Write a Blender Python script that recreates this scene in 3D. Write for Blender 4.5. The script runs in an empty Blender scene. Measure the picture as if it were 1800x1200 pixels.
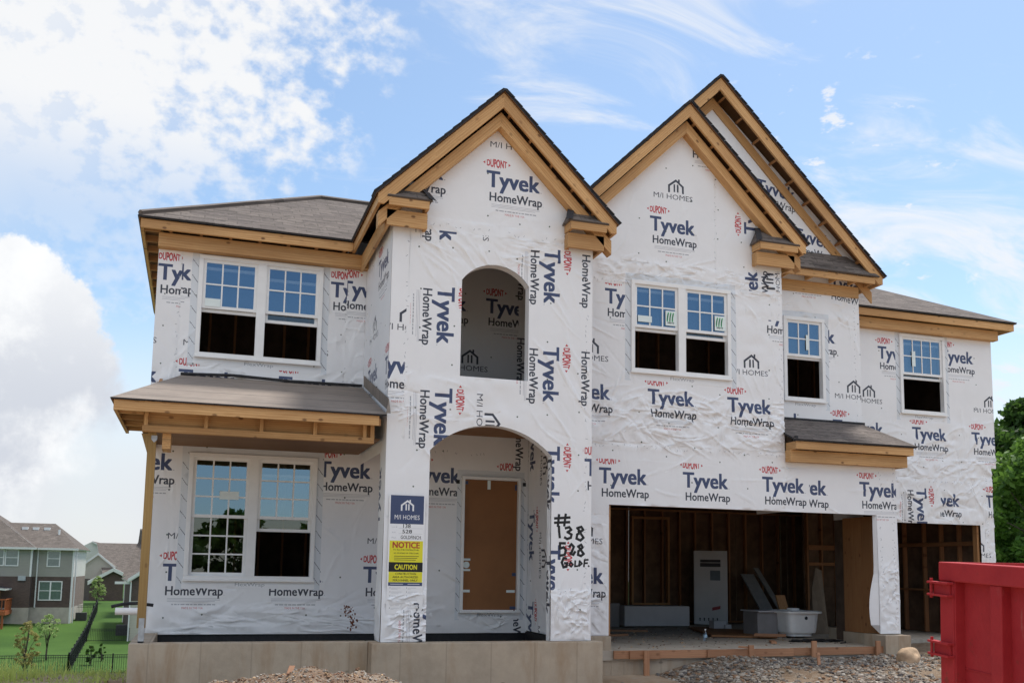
import bpy, math, random
import numpy as np
from mathutils import Vector, Matrix, noise
from mathutils.geometry import delaunay_2d_cdt

SC = bpy.context.scene
COL = SC.collection
random.seed(7)
R = math.radians

# ------------------------------------------------------------------ camera
# the eye is the origin: X runs along the house front, Y into the house, Z up (metres)
cam_d = bpy.data.cameras.new('camera')
cam = bpy.data.objects.new('camera', cam_d)
COL.objects.link(cam)
SC.camera = cam
cam_d.sensor_width = 36.0
cam_d.lens = 36.0 * 1700.567 / 1800.0
cam_d.shift_y = (798.07 - 600.0) / 1800.0
cam_d.clip_start = 0.05
cam_d.clip_end = 3000.0
pit, yaw, rol = R(6.79186), R(17.9337), R(0.89608)
_r = Vector((math.cos(yaw), -math.sin(yaw), 0)); _f = Vector((math.sin(yaw), math.cos(yaw), 0)); _u = Vector((0, 0, 1))
_f2 = _f * math.cos(pit) + _u * math.sin(pit); _u2 = _u * math.cos(pit) - _f * math.sin(pit)
_r3 = _r * math.cos(rol) + _u2 * math.sin(rol); _u3 = _u2 * math.cos(rol) - _r * math.sin(rol)
cam.matrix_world = Matrix(((_r3.x, _u3.x, -_f2.x, 0), (_r3.y, _u3.y, -_f2.y, 0), (_r3.z, _u3.z, -_f2.z, 0), (0, 0, 0, 1)))

# ------------------------------------------------------------------ light
SC.view_settings.view_transform = 'Standard'
SC.view_settings.look = 'None'
SC.view_settings.gamma = 1.0
SC.view_settings.use_curve_mapping = False
SC.view_settings.exposure = 0.80
SUN_EL, SUN_AZ = R(66), R(52)          # azimuth clockwise from +Y
SUN_DIR = Vector((math.sin(SUN_AZ) * math.cos(SUN_EL), math.cos(SUN_AZ) * math.cos(SUN_EL), math.sin(SUN_EL)))
sun_d = bpy.data.lights.new('sun', 'SUN')
sun_d.energy = 2.6
sun_d.angle = R(10)
sun_d.color = (1.0, 0.95, 0.88)
sun = bpy.data.objects.new('sun', sun_d)
COL.objects.link(sun)
sun.rotation_euler = SUN_DIR.to_track_quat('Z', 'Y').to_euler()

W = bpy.data.worlds.new('World')
SC.world = W
W.use_nodes = True
nt = W.node_tree
nt.nodes.clear()


class NT:
    """tiny node-graph writer"""
    def __init__(s, t): s.t = t
    def n(s, k, **kw):
        o = s.t.nodes.new('ShaderNode' + k)
        for a, b in kw.items(): setattr(o, a, b)
        return o
    def put(s, sock, v):
        if hasattr(v, 'is_output'): s.t.links.new(v, sock)
        else: sock.default_value = v
    def math(s, op, a, b=0.0, c=None, clamp=False):
        o = s.n('Math', operation=op, use_clamp=clamp)
        s.put(o.inputs[0], a); s.put(o.inputs[1], b)
        if c is not None: s.put(o.inputs[2], c)
        return o.outputs[0]
    def vmath(s, op, a, b=(0, 0, 0)):
        o = s.n('VectorMath', operation=op)
        s.put(o.inputs[0], a); s.put(o.inputs[1], b)
        return o.outputs['Value'] if op in ('DOT_PRODUCT', 'LENGTH', 'DISTANCE') else o.outputs[0]
    def noise(s, vec, scale, detail=4.0, rough=0.5, dist=0.0):
        o = s.n('TexNoise'); s.put(o.inputs['Vector'], vec)
        o.inputs['Scale'].default_value = scale; o.inputs['Detail'].default_value = detail
        o.inputs['Roughness'].default_value = rough; o.inputs['Distortion'].default_value = dist
        return o.outputs[0]
    def ramp(s, v, lo, hi, a=0.0, b=1.0, smooth=True):
        o = s.n('MapRange', interpolation_type='SMOOTHSTEP' if smooth else 'LINEAR')
        s.put(o.inputs[0], v)
        for i, q in enumerate((lo, hi, a, b)): s.put(o.inputs[i + 1], q)
        return o.outputs[0]
    def mix(s, f, a, b, mode='MIX'):
        o = s.n('Mix', data_type='RGBA', blend_type=mode)
        s.put(o.inputs[0], f)
        s.put(o.inputs[6], a if hasattr(a, 'is_output') else (*a, 1)[:4]); s.put(o.inputs[7], b if hasattr(b, 'is_output') else (*b, 1)[:4])
        return o.outputs[2]


g = NT(nt)
tc = g.n('TexCoord')
dirv = g.vmath('NORMALIZE', tc.outputs['Generated'])
sky = g.n('TexSky', sky_type='NISHITA')
sky.sun_disc = False
sky.sun_elevation = SUN_EL
sky.sun_rotation = SUN_AZ
sky.air_density = 1.0
sky.dust_density = 0.7
sky.ozone_density = 1.5
sep = g.n('SeparateXYZ'); g.put(sep.inputs[0], dirv)
zz = g.math('ADD', g.math('MAXIMUM', sep.outputs[2], 0.0), 0.16)
comb = g.n('CombineXYZ')
g.put(comb.inputs[0], g.math('DIVIDE', sep.outputs[0], zz)); g.put(comb.inputs[1], g.math('DIVIDE', sep.outputs[1], zz))
P = comb.outputs[0]


def lobe(c, inner, outer):
    c = Vector(c).normalized()
    d = g.vmath('DOT_PRODUCT', dirv, tuple(c))
    return g.ramp(d, math.cos(R(outer)), math.cos(R(inner)))


nbig = g.noise(P, 1.1, 5, 0.5, 0.2)
nmid = g.noise(g.vmath('MULTIPLY', dirv, (1, 1, 1.25)), 13.0, 5, 0.55, 0.2)
npuff = g.noise(g.vmath('MULTIPLY', dirv, (1, 1, 1.35)), 42.0, 5, 0.55, 0.0)
y_ = sep.outputs[1]
front = g.ramp(y_, -0.1, 0.25)
# broken high cloud thick to the upper left, thin wisps to the right, a cumulus low on the left, milky air at the horizon
left = lobe((-0.30, 1, 0.66), 3, 28)
veil = lobe((-0.34, 1, 0.70), 2, 22)
cov = g.math('ADD', g.math('MULTIPLY', nbig, 0.25), g.math('ADD', g.math('MULTIPLY', nmid, 0.36), g.math('MULTIPLY', npuff, 0.46)))
cov = g.math('ADD', cov, g.math('MULTIPLY', left, 0.20))
alto = g.math('MULTIPLY', g.ramp(cov, 0.570, 0.745), g.math('MULTIPLY', g.ramp(left, 0.0, 0.35), g.ramp(sep.outputs[2], 0.31, 0.42, 0.35, 1.0)))
thin = g.math('MULTIPLY', g.math('MULTIPLY', veil, g.ramp(nbig, 0.30, 0.55, 0.45, 1.0)), 0.95)
rightm = lobe((0.88, 1, 0.28), 2, 17)
topm = lobe((0.46, 1, 0.70), 1, 13)
wn = g.noise(g.vmath('MULTIPLY', P, (1.0, 1.9, 1.0)), 2.6, 8, 0.62, 0.9)
wisp = g.math('MULTIPLY', g.ramp(g.math('ADD', wn, g.math('MULTIPLY', g.math('MAXIMUM', rightm, topm), 0.24)), 0.60, 0.88), 0.85)
rp = g.math('MULTIPLY', g.ramp(g.noise(g.vmath('MULTIPLY', dirv, (1, 1, 2.2)), 34.0, 5, 0.55), 0.60, 0.72), lobe((0.72, 1, 0.46), 3, 11))
wisp = g.math('MAXIMUM', wisp, g.math('MULTIPLY', rp, 0.85))
cn = g.noise(dirv, 15.0, 10, 0.60, 0.0)
cn2 = g.noise(dirv, 3.0, 3, 0.5, 0.0)
cumd = lobe((-0.195, 1, 0.165), 2.0, 9.6)
cl_ = g.noise(dirv, 5.5, 2, 0.5)
cums = g.math('ADD', g.math('MULTIPLY', cumd, 0.62), g.math('ADD', g.math('MULTIPLY', g.math('SUBTRACT', cn, 0.5), 0.80), g.math('MULTIPLY', g.math('SUBTRACT', cl_, 0.5), 0.75)))
cum = g.math('MULTIPLY', g.ramp(cums, 0.245, g.ramp(sep.outputs[2], 0.12, 0.22, 0.55, 0.325)), front)
haze = g.math('MULTIPLY', g.math('MULTIPLY', g.ramp(sep.outputs[2], 0.27, 0.08), g.ramp(cn2, 0.25, 0.6, 0.70, 1.0)), g.ramp(y_, -0.25, 0.3, 0.35, 1.0))
fac = g.math('MAXIMUM', g.math('MAXIMUM', alto, g.math('MULTIPLY', wisp, front)), g.math('MAXIMUM', thin, g.math('MULTIPLY', haze, 1.0)))
fac = g.math('MULTIPLY', fac, 1.0)
base_col = g.mix(fac, g.mix(1.0, sky.outputs[0], (1.50, 1.54, 1.47), 'MULTIPLY'), g.mix(g.ramp(sep.outputs[2], 0.05, 0.25), (6.5, 6.7, 7.1), (7.6, 7.7, 7.85)))
shade = g.math('MULTIPLY', g.ramp(g.noise(dirv, 9.0, 8, 0.62), 0.40, 0.62), g.ramp(sep.outputs[2], 0.29, 0.14, 0.25, 1.0))
cum_col = g.mix(shade, (8.2, 8.3, 8.4), (5.5, 5.8, 6.4))
col = g.mix(cum, base_col, cum_col)
# unseen bright cloud banks added high behind the viewer to light the house front
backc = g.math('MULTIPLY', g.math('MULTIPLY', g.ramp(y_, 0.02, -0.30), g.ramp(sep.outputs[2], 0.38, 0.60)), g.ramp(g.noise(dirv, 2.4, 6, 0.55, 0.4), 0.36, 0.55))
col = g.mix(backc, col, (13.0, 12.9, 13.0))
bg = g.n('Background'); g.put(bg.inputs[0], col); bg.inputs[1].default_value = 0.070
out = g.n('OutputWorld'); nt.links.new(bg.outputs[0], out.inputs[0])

PRINT = {
 'tower': [
  ('L', 3.636, 5.363, 0, 'TDHF', (-99.0, 99.0, 4.822, 99.0)),
  ('M', 3.684, 5.95, 0, 'TI', (-99.0, 99.0, 4.822, 99.0)),
  ('L', 2.213, 5.363, 0, 'TDHF', (-99.0, 99.0, 4.822, 99.0)),
  ('L', 4.517, 4.556, -90, 'TDHF', (2.595, 99.0, -0.283, 4.63)),
  ('L', 4.517, 3.137, -90, 'TDHF', (2.595, 99.0, -0.283, 4.63)),
  ('L', 4.543, 1.722, -90, 'TDHF', (2.595, 99.0, -0.283, 4.63)),
  ('L', 4.568, 0.347, -90, 'TDHF', (2.595, 99.0, -0.283, 4.63)),
  ('L', 2.974, 3.839, -90, 'TDHF', (2.595, 99.0, -0.283, 4.63)),
  ('L', 2.97, 2.428, -90, 'TDHF', (2.595, 99.0, -0.283, 4.63)),
  ('L', 2.978, 5.286, -90, 'TDHF', (2.595, 99.0, -0.283, 4.63)),
  ('L', 5.304, 4.584, -90, 'H', (2.566, 99.0, 1.67, 4.63)),
  ('L', 5.301, 3.156, -90, 'H', (2.566, 99.0, 1.67, 4.63)),
  ('M', 3.556, 2.384, -90, 'TI', (2.595, 99.0, -0.283, 4.63)),
  ('M', 3.594, 5.252, -90, 'T', (2.595, 99.0, -0.283, 4.63)),
  ('P', 1.674, 2.544, 2.13, 4.556),
  ('L', 2.091, 2.586, 0, 'THF', (1.674, 2.544, 2.13, 4.556)),
  ('M', 2.194, 3.176, 0, 'TI', (1.674, 2.544, 2.13, 4.556)),
  ('P', 1.817, 2.95, -1.044, -0.286),
  ('L', 2.954, -0.402, -90, 'THF', (1.817, 2.942, -1.043, -0.286)),
  ('P', 5.127, 5.44, 0.818, 1.819),
  ('L', 5.153, 1.335, 0, 'TDH', (5.127, 5.44, 0.818, 1.819)),
  ('P', 4.606, 5.45, -1.07, -0.271),
 ],
 'wing': [
  ('L', -0.734, 4.139, 0, 'TDHF', (-99.0, -0.402, -99.0, 99.0)),
  ('L', -1.067, 4.167, 0, 'THF', (-0.402, 99.0, -99.0, 99.0)),
  ('L', 1.776, 4.135, 0, 'TDHF', (-99.0, 2.028, -99.0, 99.0)),
  ('L', 1.913, 4.176, 0, 'TDHF', (2.028, 99.0, -99.0, 99.0)),
  ('L', -0.371, 2.593, 0, 'TDHF', None),
  ('L', 1.055, 2.595, 0, 'TDHF', None),
  ('L', -1.464, 2.607, 0, 'TH', None),
  ('M', -0.328, 3.189, 0, 'TI', None),
  ('M', -1.396, 3.182, 0, 'TI', None),
  ('M', 1.077, 3.195, 0, 'TI', None),
 ],
 'wing_low': [
  ('L', -1.178, 1.346, 0, 'THF', None),
  ('L', -0.432, -0.227, 0, 'TDHF', None),
  ('L', 1.004, -0.225, 0, 'TDHF', None),
  ('L', 2.423, -0.224, 0, 'TDHF', None),
  ('L', 0.484, 1.284, 0, 'D', None),
  ('L', 1.688, 1.347, 0, 'TDHF', None),
  ('M', -0.387, 0.364, 0, 'TI', None),
  ('M', 2.474, 0.357, 0, 'TI', None),
  ('L', 3.112, 1.337, 0, 'TDHF', None),
  ('L', 4.557, 1.282, 0, 'TD', (-99.0, 4.786, -99.0, 99.0)),
  ('L', 3.588, 2.667, 0, 'F', None),
  ('L', 5.025, 2.411, -90, 'H', None),
  ('L', 5.025, 0.987, -90, 'H', None),
  ('L', 5.025, -0.436, -90, 'H', None),
 ],
 'niche': [
  ('L', 4.274, 4.129, 0, 'TDHF', (-99.0, 4.835, -99.0, 99.0)),
  ('L', 3.146, 4.119, 0, 'TDHF', None),
  ('M', 3.622, 3.147, 0, 'TI', None),
  ('L', 5.024, 5.23, -90, 'H', None),
  ('L', 5.024, 3.806, -90, 'H', None),
  ('L', 5.024, 2.383, -90, 'H', None),
  ('L', 5.024, 0.959, -90, 'H', None),
 ],
 'garage': [
  ('L', 6.631, 5.416, 0, 'TDHF', (-99.0, 99.0, 4.466, 99.0)),
  ('M', 6.698, 5.973, 0, 'TI', (-99.0, 99.0, 4.466, 99.0)),
  ('L', 7.36, 6.944, 0, 'THF', (-99.0, 7.808, 4.856, 99.0)),
  ('L', 8.589, 5.566, 90, 'TDH', (7.808, 99.0, 4.894, 99.0)),
  ('P', 8.202, 9.076, 4.6, 4.987),
  ('L', 8.579, 4.138, 90, 'TH', (8.202, 9.076, 4.6, 4.987)),
  ('M', 9.013, 4.407, 90, 'TI', (8.202, 9.076, 4.6, 4.987)),
  ('L', 5.857, 4.144, 0, 'TDHF', (-99.0, 99.0, 1.703, 4.466)),
  ('M', 5.219, 3.21, 0, 'TI', (-99.0, 99.0, 1.703, 4.466)),
  ('L', 5.146, 2.616, 0, 'THF', (-99.0, 99.0, 1.703, 4.466)),
  ('L', 6.587, 2.605, 0, 'TDHF', (-99.0, 99.0, 1.703, 4.466)),
  ('L', 7.996, 2.571, 0, 'TDHF', (-99.0, 99.0, 1.703, 4.466)),
  ('M', 8.052, 3.196, 0, 'TI', (-99.0, 99.0, 1.703, 4.466)),
  ('L', 8.705, 4.135, 0, 'TDHF', (-99.0, 99.0, 1.703, 4.148)),
  ('L', 5.767, 1.331, 0, 'TDH', (-99.0, 99.0, -99.0, 1.703)),
  ('L', 7.19, 1.324, 0, 'TDH', (-99.0, 99.0, -99.0, 1.703)),
  ('L', 8.613, 1.314, 0, 'TDH', (-99.0, 9.506, -99.0, 1.967)),
  ('L', 9.038, 1.297, 0, 'TH', (9.506, 99.0, -99.0, 1.967)),
  ('L', 10.486, 1.312, 0, 'TDHF', (-99.0, 99.0, -99.0, 1.703)),
  ('M', 5.128, 0.402, 0, 'TI', (-99.0, 99.0, -99.0, 1.703)),
  ('L', 5.045, -0.186, 0, 'THF', (-99.0, 99.0, -99.0, 1.703)),
 ],
 'side_bay': [
  ('L', 9.877, 4.099, 0, 'THF', None),
  ('M', 10.653, 3.115, 0, 'TI', None),
  ('L', 10.593, 2.489, 0, 'TD', None),
  ('L', 9.153, 2.543, 0, 'T', None),
  ('L', 9.723, 5.28, 0, 'F', None),
 ],
 'right': [
  ('L', 12.29, 4.149, 0, 'TDHF', None),
  ('L', 13.77, 4.213, 0, 'TDHF', None),
  ('M', 11.66, 3.255, 0, 'TI', None),
  ('L', 13.036, 2.622, 0, 'TDHF', None),
  ('L', 14.455, 2.601, 0, 'TDHF', None),
  ('M', 14.543, 3.243, 0, 'TI', None),
  ('L', 11.558, 2.651, 0, 'T', None),
  ('P', 12.413, 13.55, 0.933, 1.882),
  ('L', 13.067, 1.677, -90, 'TDHF', (12.413, 13.55, 0.933, 1.882)),
  ('L', 13.287, 1.353, 0, 'TH', (13.631, 14.688, -99.0, 1.931)),
  ('L', 14.719, 1.363, 0, 'TDH', None),
  ('M', 14.099, 0.374, 0, 'TI', None),
 ],
}

# ------------------------------------------------------------------ materials
def new_mat(name):
    m = bpy.data.materials.new(name); m.use_nodes = True
    t = m.node_tree; t.nodes.clear(); g = NT(t)
    b = g.n('BsdfPrincipled'); o = g.n('OutputMaterial'); t.links.new(b.outputs[0], o.inputs[0])
    return m, g, b


def bump(g, b, h, strength=0.3, dist=0.01):
    o = g.n('Bump'); g.put(o.inputs['Height'], h); o.inputs['Strength'].default_value = strength; o.inputs['Distance'].default_value = dist
    g.t.links.new(o.outputs[0], b.inputs['Normal'])


def objco(g): return g.n('TexCoord').outputs['Object']


def plain(name, col, rough=0.6, var=0.12, scale=6.0, metal=0.0, spec=0.4, bmp=0.0, bscale=40.0):
    m, g, b = new_mat(name)
    co = objco(g)
    n = g.noise(co, scale, 5, 0.6)
    c = g.mix(g.ramp(n, 0.3, 0.7), tuple(q * (1 - var) for q in col), tuple(min(1, q * (1 + var)) for q in col))
    g.put(b.inputs['Base Color'], c)
    b.inputs['Roughness'].default_value = rough; b.inputs['Metallic'].default_value = metal
    b.inputs['Specular IOR Level'].default_value = spec
    if bmp: bump(g, b, g.noise(co, bscale, 4, 0.6), bmp, 0.01)
    return m


def wrap_mat(name, col, rough=0.45, var=0.04):
    m, g, b = new_mat(name)
    co = objco(g)
    dirt = g.noise(co, 1.7, 6, 0.65)
    c = g.mix(g.ramp(dirt, 0.35, 0.75), col, tuple(q * (1 - var) for q in col))
    g.put(b.inputs['Base Color'], c)
    b.inputs['Roughness'].default_value = rough; b.inputs['Specular IOR Level'].default_value = 0.35
    st = g.vmath('ADD', g.vmath('MULTIPLY', co, (1.0, 1.0, 0.9)), g.vmath('MULTIPLY', g.vmath('MULTIPLY', co, (0, 0, 1)), (0.0, 0.0, 0.0)))
    r1 = g.math('ABSOLUTE', g.math('SUBTRACT', g.noise(st, 1.1, 4, 0.5, 1.2), 0.5))
    r3 = g.noise(g.vmath('MULTIPLY', co, (5.0, 5.0, 1.2)), 1.0, 3, 0.5, 0.6)
    h = g.math('ADD', r1, g.math('MULTIPLY', r3, 0.25))
    bump(g, b, h, 0.30, 0.05)
    return m


def wood_mat(name, c0, c1, knots=True, rough=0.62, grain=1.0):
    m, g, b = new_mat(name)
    at = g.n('Attribute', attribute_name='bc').outputs['Vector']
    st = g.vmath('MULTIPLY', at, (1.2, 14.0, 14.0))
    n1 = g.noise(st, 2.2, 6, 0.6, 0.8)
    w = g.n('TexWave', wave_type='BANDS', bands_direction='Y'); g.put(w.inputs['Vector'], g.vmath('MULTIPLY', at, (0.5, 6.0, 6.0)))
    w.inputs['Scale'].default_value = 1.6; w.inputs['Distortion'].default_value = 9.0; w.inputs['Detail'].default_value = 3.0; w.inputs['Detail Scale'].default_value = 0.7
    f = g.math('ADD', g.math('MULTIPLY', g.ramp(n1, 0.25, 0.75), 0.55), g.math('MULTIPLY', w.outputs[1], 0.45))
    c = g.mix(f, c0, c1)
    tone = g.noise(g.vmath('MULTIPLY', at, (0.35, 0.0, 0.0)), 1.0, 2, 0.5)
    c = g.mix(g.ramp(tone, 0.35, 0.65, 0.0, 0.6), c, tuple(q * 0.72 for q in c1))
    if knots:
        v = g.n('TexVoronoi', feature='F1', voronoi_dimensions='2D'); g.put(v.inputs['Vector'], g.vmath('MULTIPLY', at, (1.0, 1.7, 1.0))); v.inputs['Scale'].default_value = 3.6
        sc_ = g.n('SeparateColor'); g.put(sc_.inputs[0], v.outputs['Color'])
        k = g.math('MULTIPLY', g.ramp(v.outputs['Distance'], 0.15, 0.06), g.math('MULTIPLY', g.math('GREATER_THAN', sc_.outputs[0], 0.55), sc_.outputs[1]))
        c = g.mix(g.math('MULTIPLY', k, 0.85), c, (0.11, 0.045, 0.018))
    g.put(b.inputs['Base Color'], c); b.inputs['Roughness'].default_value = rough; b.inputs['Specular IOR Level'].default_value = 0.3
    bump(g, b, n1, 0.12, 0.004)
    return m


def shingle_mat(name, c0, c1, c2, row=0.20, wid=0.34):
    m, g, b = new_mat(name)
    at = g.n('Attribute', attribute_name='bc').outputs['Vector']
    br = g.n('TexBrick'); g.put(br.inputs['Vector'], at)
    br.offset = 0.37; br.squash = 1.0
    br.inputs['Scale'].default_value = 1.0; br.inputs['Brick Width'].default_value = wid; br.inputs['Row Height'].default_value = row
    br.inputs['Mortar Size'].default_value = 0.009; br.inputs['Mortar Smooth'].default_value = 0.1; br.inputs['Bias'].default_value = 0.0
    br.inputs['Color1'].default_value = (*c0, 1); br.inputs['Color2'].default_value = (*c1, 1); br.inputs['Mortar'].default_value = (*(q * 0.55 for q in c0), 1)
    n = g.noise(g.vmath('MULTIPLY', at, (1.9, 6.5, 1.0)), 1.0, 4, 0.75)
    n2 = g.noise(at, 60.0, 3, 0.7)
    sp = g.n('SeparateXYZ'); g.put(sp.inputs[0], at)
    wob = g.noise(g.vmath('MULTIPLY', at, (7.0, 7.0, 1.0)), 1.0, 2, 0.5)
    fr = g.math('FRACT', g.math('DIVIDE', g.math('ADD', sp.outputs[1], g.math('MULTIPLY', wob, row * 0.9)), row))
    c = g.mix(g.ramp(n, 0.36, 0.48), tuple(q * .45 for q in c0), br.outputs[0])
    c = g.mix(g.ramp(n, 0.58, 0.70, 0.0, 0.75), c, tuple(min(1, q * 1.6) for q in c0))
    c = g.mix(g.ramp(n2, 0.3, 0.8, 0.0, 0.5), c, tuple(q * 0.55 for q in c0))
    c = g.mix(g.math('MULTIPLY', g.ramp(fr, 0.30, 0.05), g.ramp(wob, 0.35, 0.6, 0.25, 0.9)), c, tuple(q * 0.30 for q in c0))
    g.put(b.inputs['Base Color'], c); b.inputs['Roughness'].default_value = 0.9; b.inputs['Specular IOR Level'].default_value = 0.2
    bump(g, b, g.math('ADD', g.math('MULTIPLY', n2, 0.3), fr), 0.5, 0.02)
    return m


def brick_mat(name, c0, c1, mortar, row=0.075, wid=0.22):
    m, g, b = new_mat(name)
    at = g.n('Attribute', attribute_name='bc').outputs['Vector']
    br = g.n('TexBrick'); g.put(br.inputs['Vector'], at)
    br.inputs['Scale'].default_value = 1.0; br.inputs['Brick Width'].default_value = wid; br.inputs['Row Height'].default_value = row
    br.inputs['Mortar Size'].default_value = 0.008
    br.inputs['Color1'].default_value = (*c0, 1); br.inputs['Color2'].default_value = (*c1, 1); br.inputs['Mortar'].default_value = (*mortar, 1)
    n = g.noise(at, 1.1, 4, 0.6)
    g.put(b.inputs['Base Color'], g.mix(g.ramp(n, 0.3, 0.7, 0, 0.4), br.outputs[0], tuple(q * .6 for q in c0)))
    b.inputs['Roughness'].default_value = 0.9
    bump(g, b, g.math('SUBTRACT', 1.0, br.outputs[1]), 0.5, 0.01)
    return m


def siding_mat(name, col, row=0.13):
    m, g, b = new_mat(name)
    at = g.n('Attribute', attribute_name='bc').outputs['Vector']
    sp = g.n('SeparateXYZ'); g.put(sp.inputs[0], at)
    fr = g.math('FRACT', g.math('DIVIDE', sp.outputs[1], row))
    n = g.noise(at, 0.8, 4, 0.6)
    c = g.mix(g.ramp(n, 0.3, 0.7), tuple(q * 0.92 for q in col), col)
    c = g.mix(g.ramp(fr, 0.10, 0.0), c, tuple(q * 0.5 for q in col))
    g.put(b.inputs['Base Color'], c); b.inputs['Roughness'].default_value = 0.6
    bump(g, b, fr, 0.6, 0.02)
    return m


def concrete_mat(name, col, stain, amount=0.6, joints=True):
    m, g, b = new_mat(name)
    co = objco(g)
    n1 = g.noise(co, 1.4, 7, 0.65); n2 = g.noise(co, 9.0, 5, 0.7); n3 = g.noise(co, 70.0, 3, 0.6)
    c = g.mix(g.ramp(n1, 0.32, 0.70), tuple(q * 0.78 for q in col), col)
    c = g.mix(g.ramp(n2, 0.3, 0.75, 0, 0.35), c, tuple(q * 1.15 for q in col))
    drip = g.noise(g.vmath('MULTIPLY', co, (2.6, 2.6, 0.45)), 1.0, 6, 0.65, 0.5)
    c = g.mix(g.math('MULTIPLY', g.ramp(drip, 0.46, 0.74), amount), c, stain)
    if joints:
        sp = g.n('SeparateXYZ'); g.put(sp.inputs[0], co)
        fr = g.math('FRACT', g.math('DIVIDE', g.math('ADD', sp.outputs[0], 0.31), 0.61))
        c = g.mix(g.math('MULTIPLY', g.ramp(g.math('ABSOLUTE', g.math('SUBTRACT', fr, 0.5)), 0.018, 0.008), 0.35), c, tuple(q * 0.45 for q in col))
        v = g.n('TexVoronoi', feature='F1'); g.put(v.inputs['Vector'], g.vmath('MULTIPLY', co, (1.6, 1.6, 3.0))); v.inputs['Scale'].default_value = 1.0
        c = g.mix(g.math('MULTIPLY', g.ramp(v.outputs[0], 0.075, 0.04), 0.5), c, (0.05, 0.04, 0.03))
    g.put(b.inputs['Base Color'], c); b.inputs['Roughness'].default_value = 0.88; b.inputs['Specular IOR Level'].default_value = 0.25
    bump(g, b, g.math('ADD', n3, g.math('MULTIPLY', n2, 0.6)), 0.25, 0.008)
    return m


def leaf_mat(name, dark, light, trans=0.35):
    m = bpy.data.materials.new(name); m.use_nodes = True
    t = m.node_tree; t.nodes.clear(); g = NT(t)
    at = g.n('Attribute', attribute_name='lv').outputs['Fac']
    c = g.mix(at, dark, light)
    d = g.n('BsdfPrincipled'); g.put(d.inputs['Base Color'], c); d.inputs['Roughness'].default_value = 0.55; d.inputs['Specular IOR Level'].default_value = 0.25
    tr = g.n('BsdfTranslucent'); g.put(tr.inputs[0], g.mix(0.5, c, tuple(min(1, q * 1.6) for q in light)))
    mx = g.n('MixShader'); mx.inputs[0].default_value = trans
    t.links.new(d.outputs[0], mx.inputs[1]); t.links.new(tr.outputs[0], mx.inputs[2])
    o = g.n('OutputMaterial'); t.links.new(mx.outputs[0], o.inputs[0])
    return m


def glass_mat(name, refl=0.28, tint=(0.50, 0.71, 0.94), trans=(0.55, 0.6, 0.62)):
    m = bpy.data.materials.new(name); m.use_nodes = True
    t = m.node_tree; t.nodes.clear(); g = NT(t)
    a = g.n('BsdfTransparent'); a.inputs[0].default_value = (*trans, 1)
    b = g.n('BsdfGlossy'); b.inputs[0].default_value = (*tint, 1); b.inputs['Roughness'].default_value = 0.0
    lw = g.n('LayerWeight'); lw.inputs[0].default_value = 0.25
    mx = g.n('MixShader'); g.put(mx.inputs[0], g.math('ADD', g.math('MULTIPLY', lw.outputs[0], 0.6), refl, clamp=True))
    t.links.new(a.outputs[0], mx.inputs[1]); t.links.new(b.outputs[0], mx.inputs[2])
    # faint unevenness of real panes
    bp = g.n('Bump'); g.put(bp.inputs['Height'], g.noise(objco(g), 1.3, 2, 0.5)); bp.inputs['Strength'].default_value = 0.03; bp.inputs['Distance'].default_value = 0.02
    t.links.new(bp.outputs[0], b.inputs['Normal'])
    o = g.n('OutputMaterial'); t.links.new(mx.outputs[0], o.inputs[0])
    return m


M = {}
WH = (0.80, 0.80, 0.815)
M['wrap'] = wrap_mat('house_wrap', WH)
M['navy'] = wrap_mat('print_navy', (0.055, 0.075, 0.155))
M['black'] = wrap_mat('print_charcoal', (0.05, 0.055, 0.075))
M['grey'] = wrap_mat('print_grey', (0.42, 0.43, 0.47))
M['red'] = wrap_mat('print_red', (0.50, 0.055, 0.065))
M['tape'] = wrap_mat('flashing_tape', (0.66, 0.69, 0.73), 0.35)
M['spray'] = wrap_mat('spray_paint', (0.012, 0.012, 0.013), 0.5)
M['rust'] = wrap_mat('mud_splash', (0.16, 0.055, 0.03), 0.8)
M['cap'] = wrap_mat('cap_nail', (0.10, 0.125, 0.10), 0.5)
M['faint'] = wrap_mat('print_faint', (0.36, 0.37, 0.40))
WALLM = ['wrap', 'navy', 'black', 'red', 'grey', 'tape', 'spray', 'rust', 'cap', 'faint']
M['pine'] = wood_mat('pine_board', (0.74, 0.465, 0.215), (0.47, 0.245, 0.095))
M['pine_dark'] = wood_mat('weathered_framing', (0.50, 0.27, 0.12), (0.33, 0.155, 0.06))
M['stud'] = wood_mat('framing_stud', (0.42, 0.205, 0.098), (0.28, 0.125, 0.055))
M['osb'] = wood_mat('roof_deck_board', (0.28, 0.155, 0.08), (0.19, 0.095, 0.045), knots=False)
M['ply'] = wood_mat('plywood', (0.36, 0.19, 0.08), (0.27, 0.12, 0.05))
M['treated'] = wood_mat('treated_post', (0.40, 0.26, 0.10), (0.30, 0.185, 0.065))
M['form'] = wood_mat('form_board', (0.47, 0.25, 0.14), (0.35, 0.17, 0.09))
M['shingle'] = shingle_mat('asphalt_shingle', (0.190, 0.160, 0.142), (0.125, 0.105, 0.097), (0.165, 0.138, 0.12))
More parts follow.
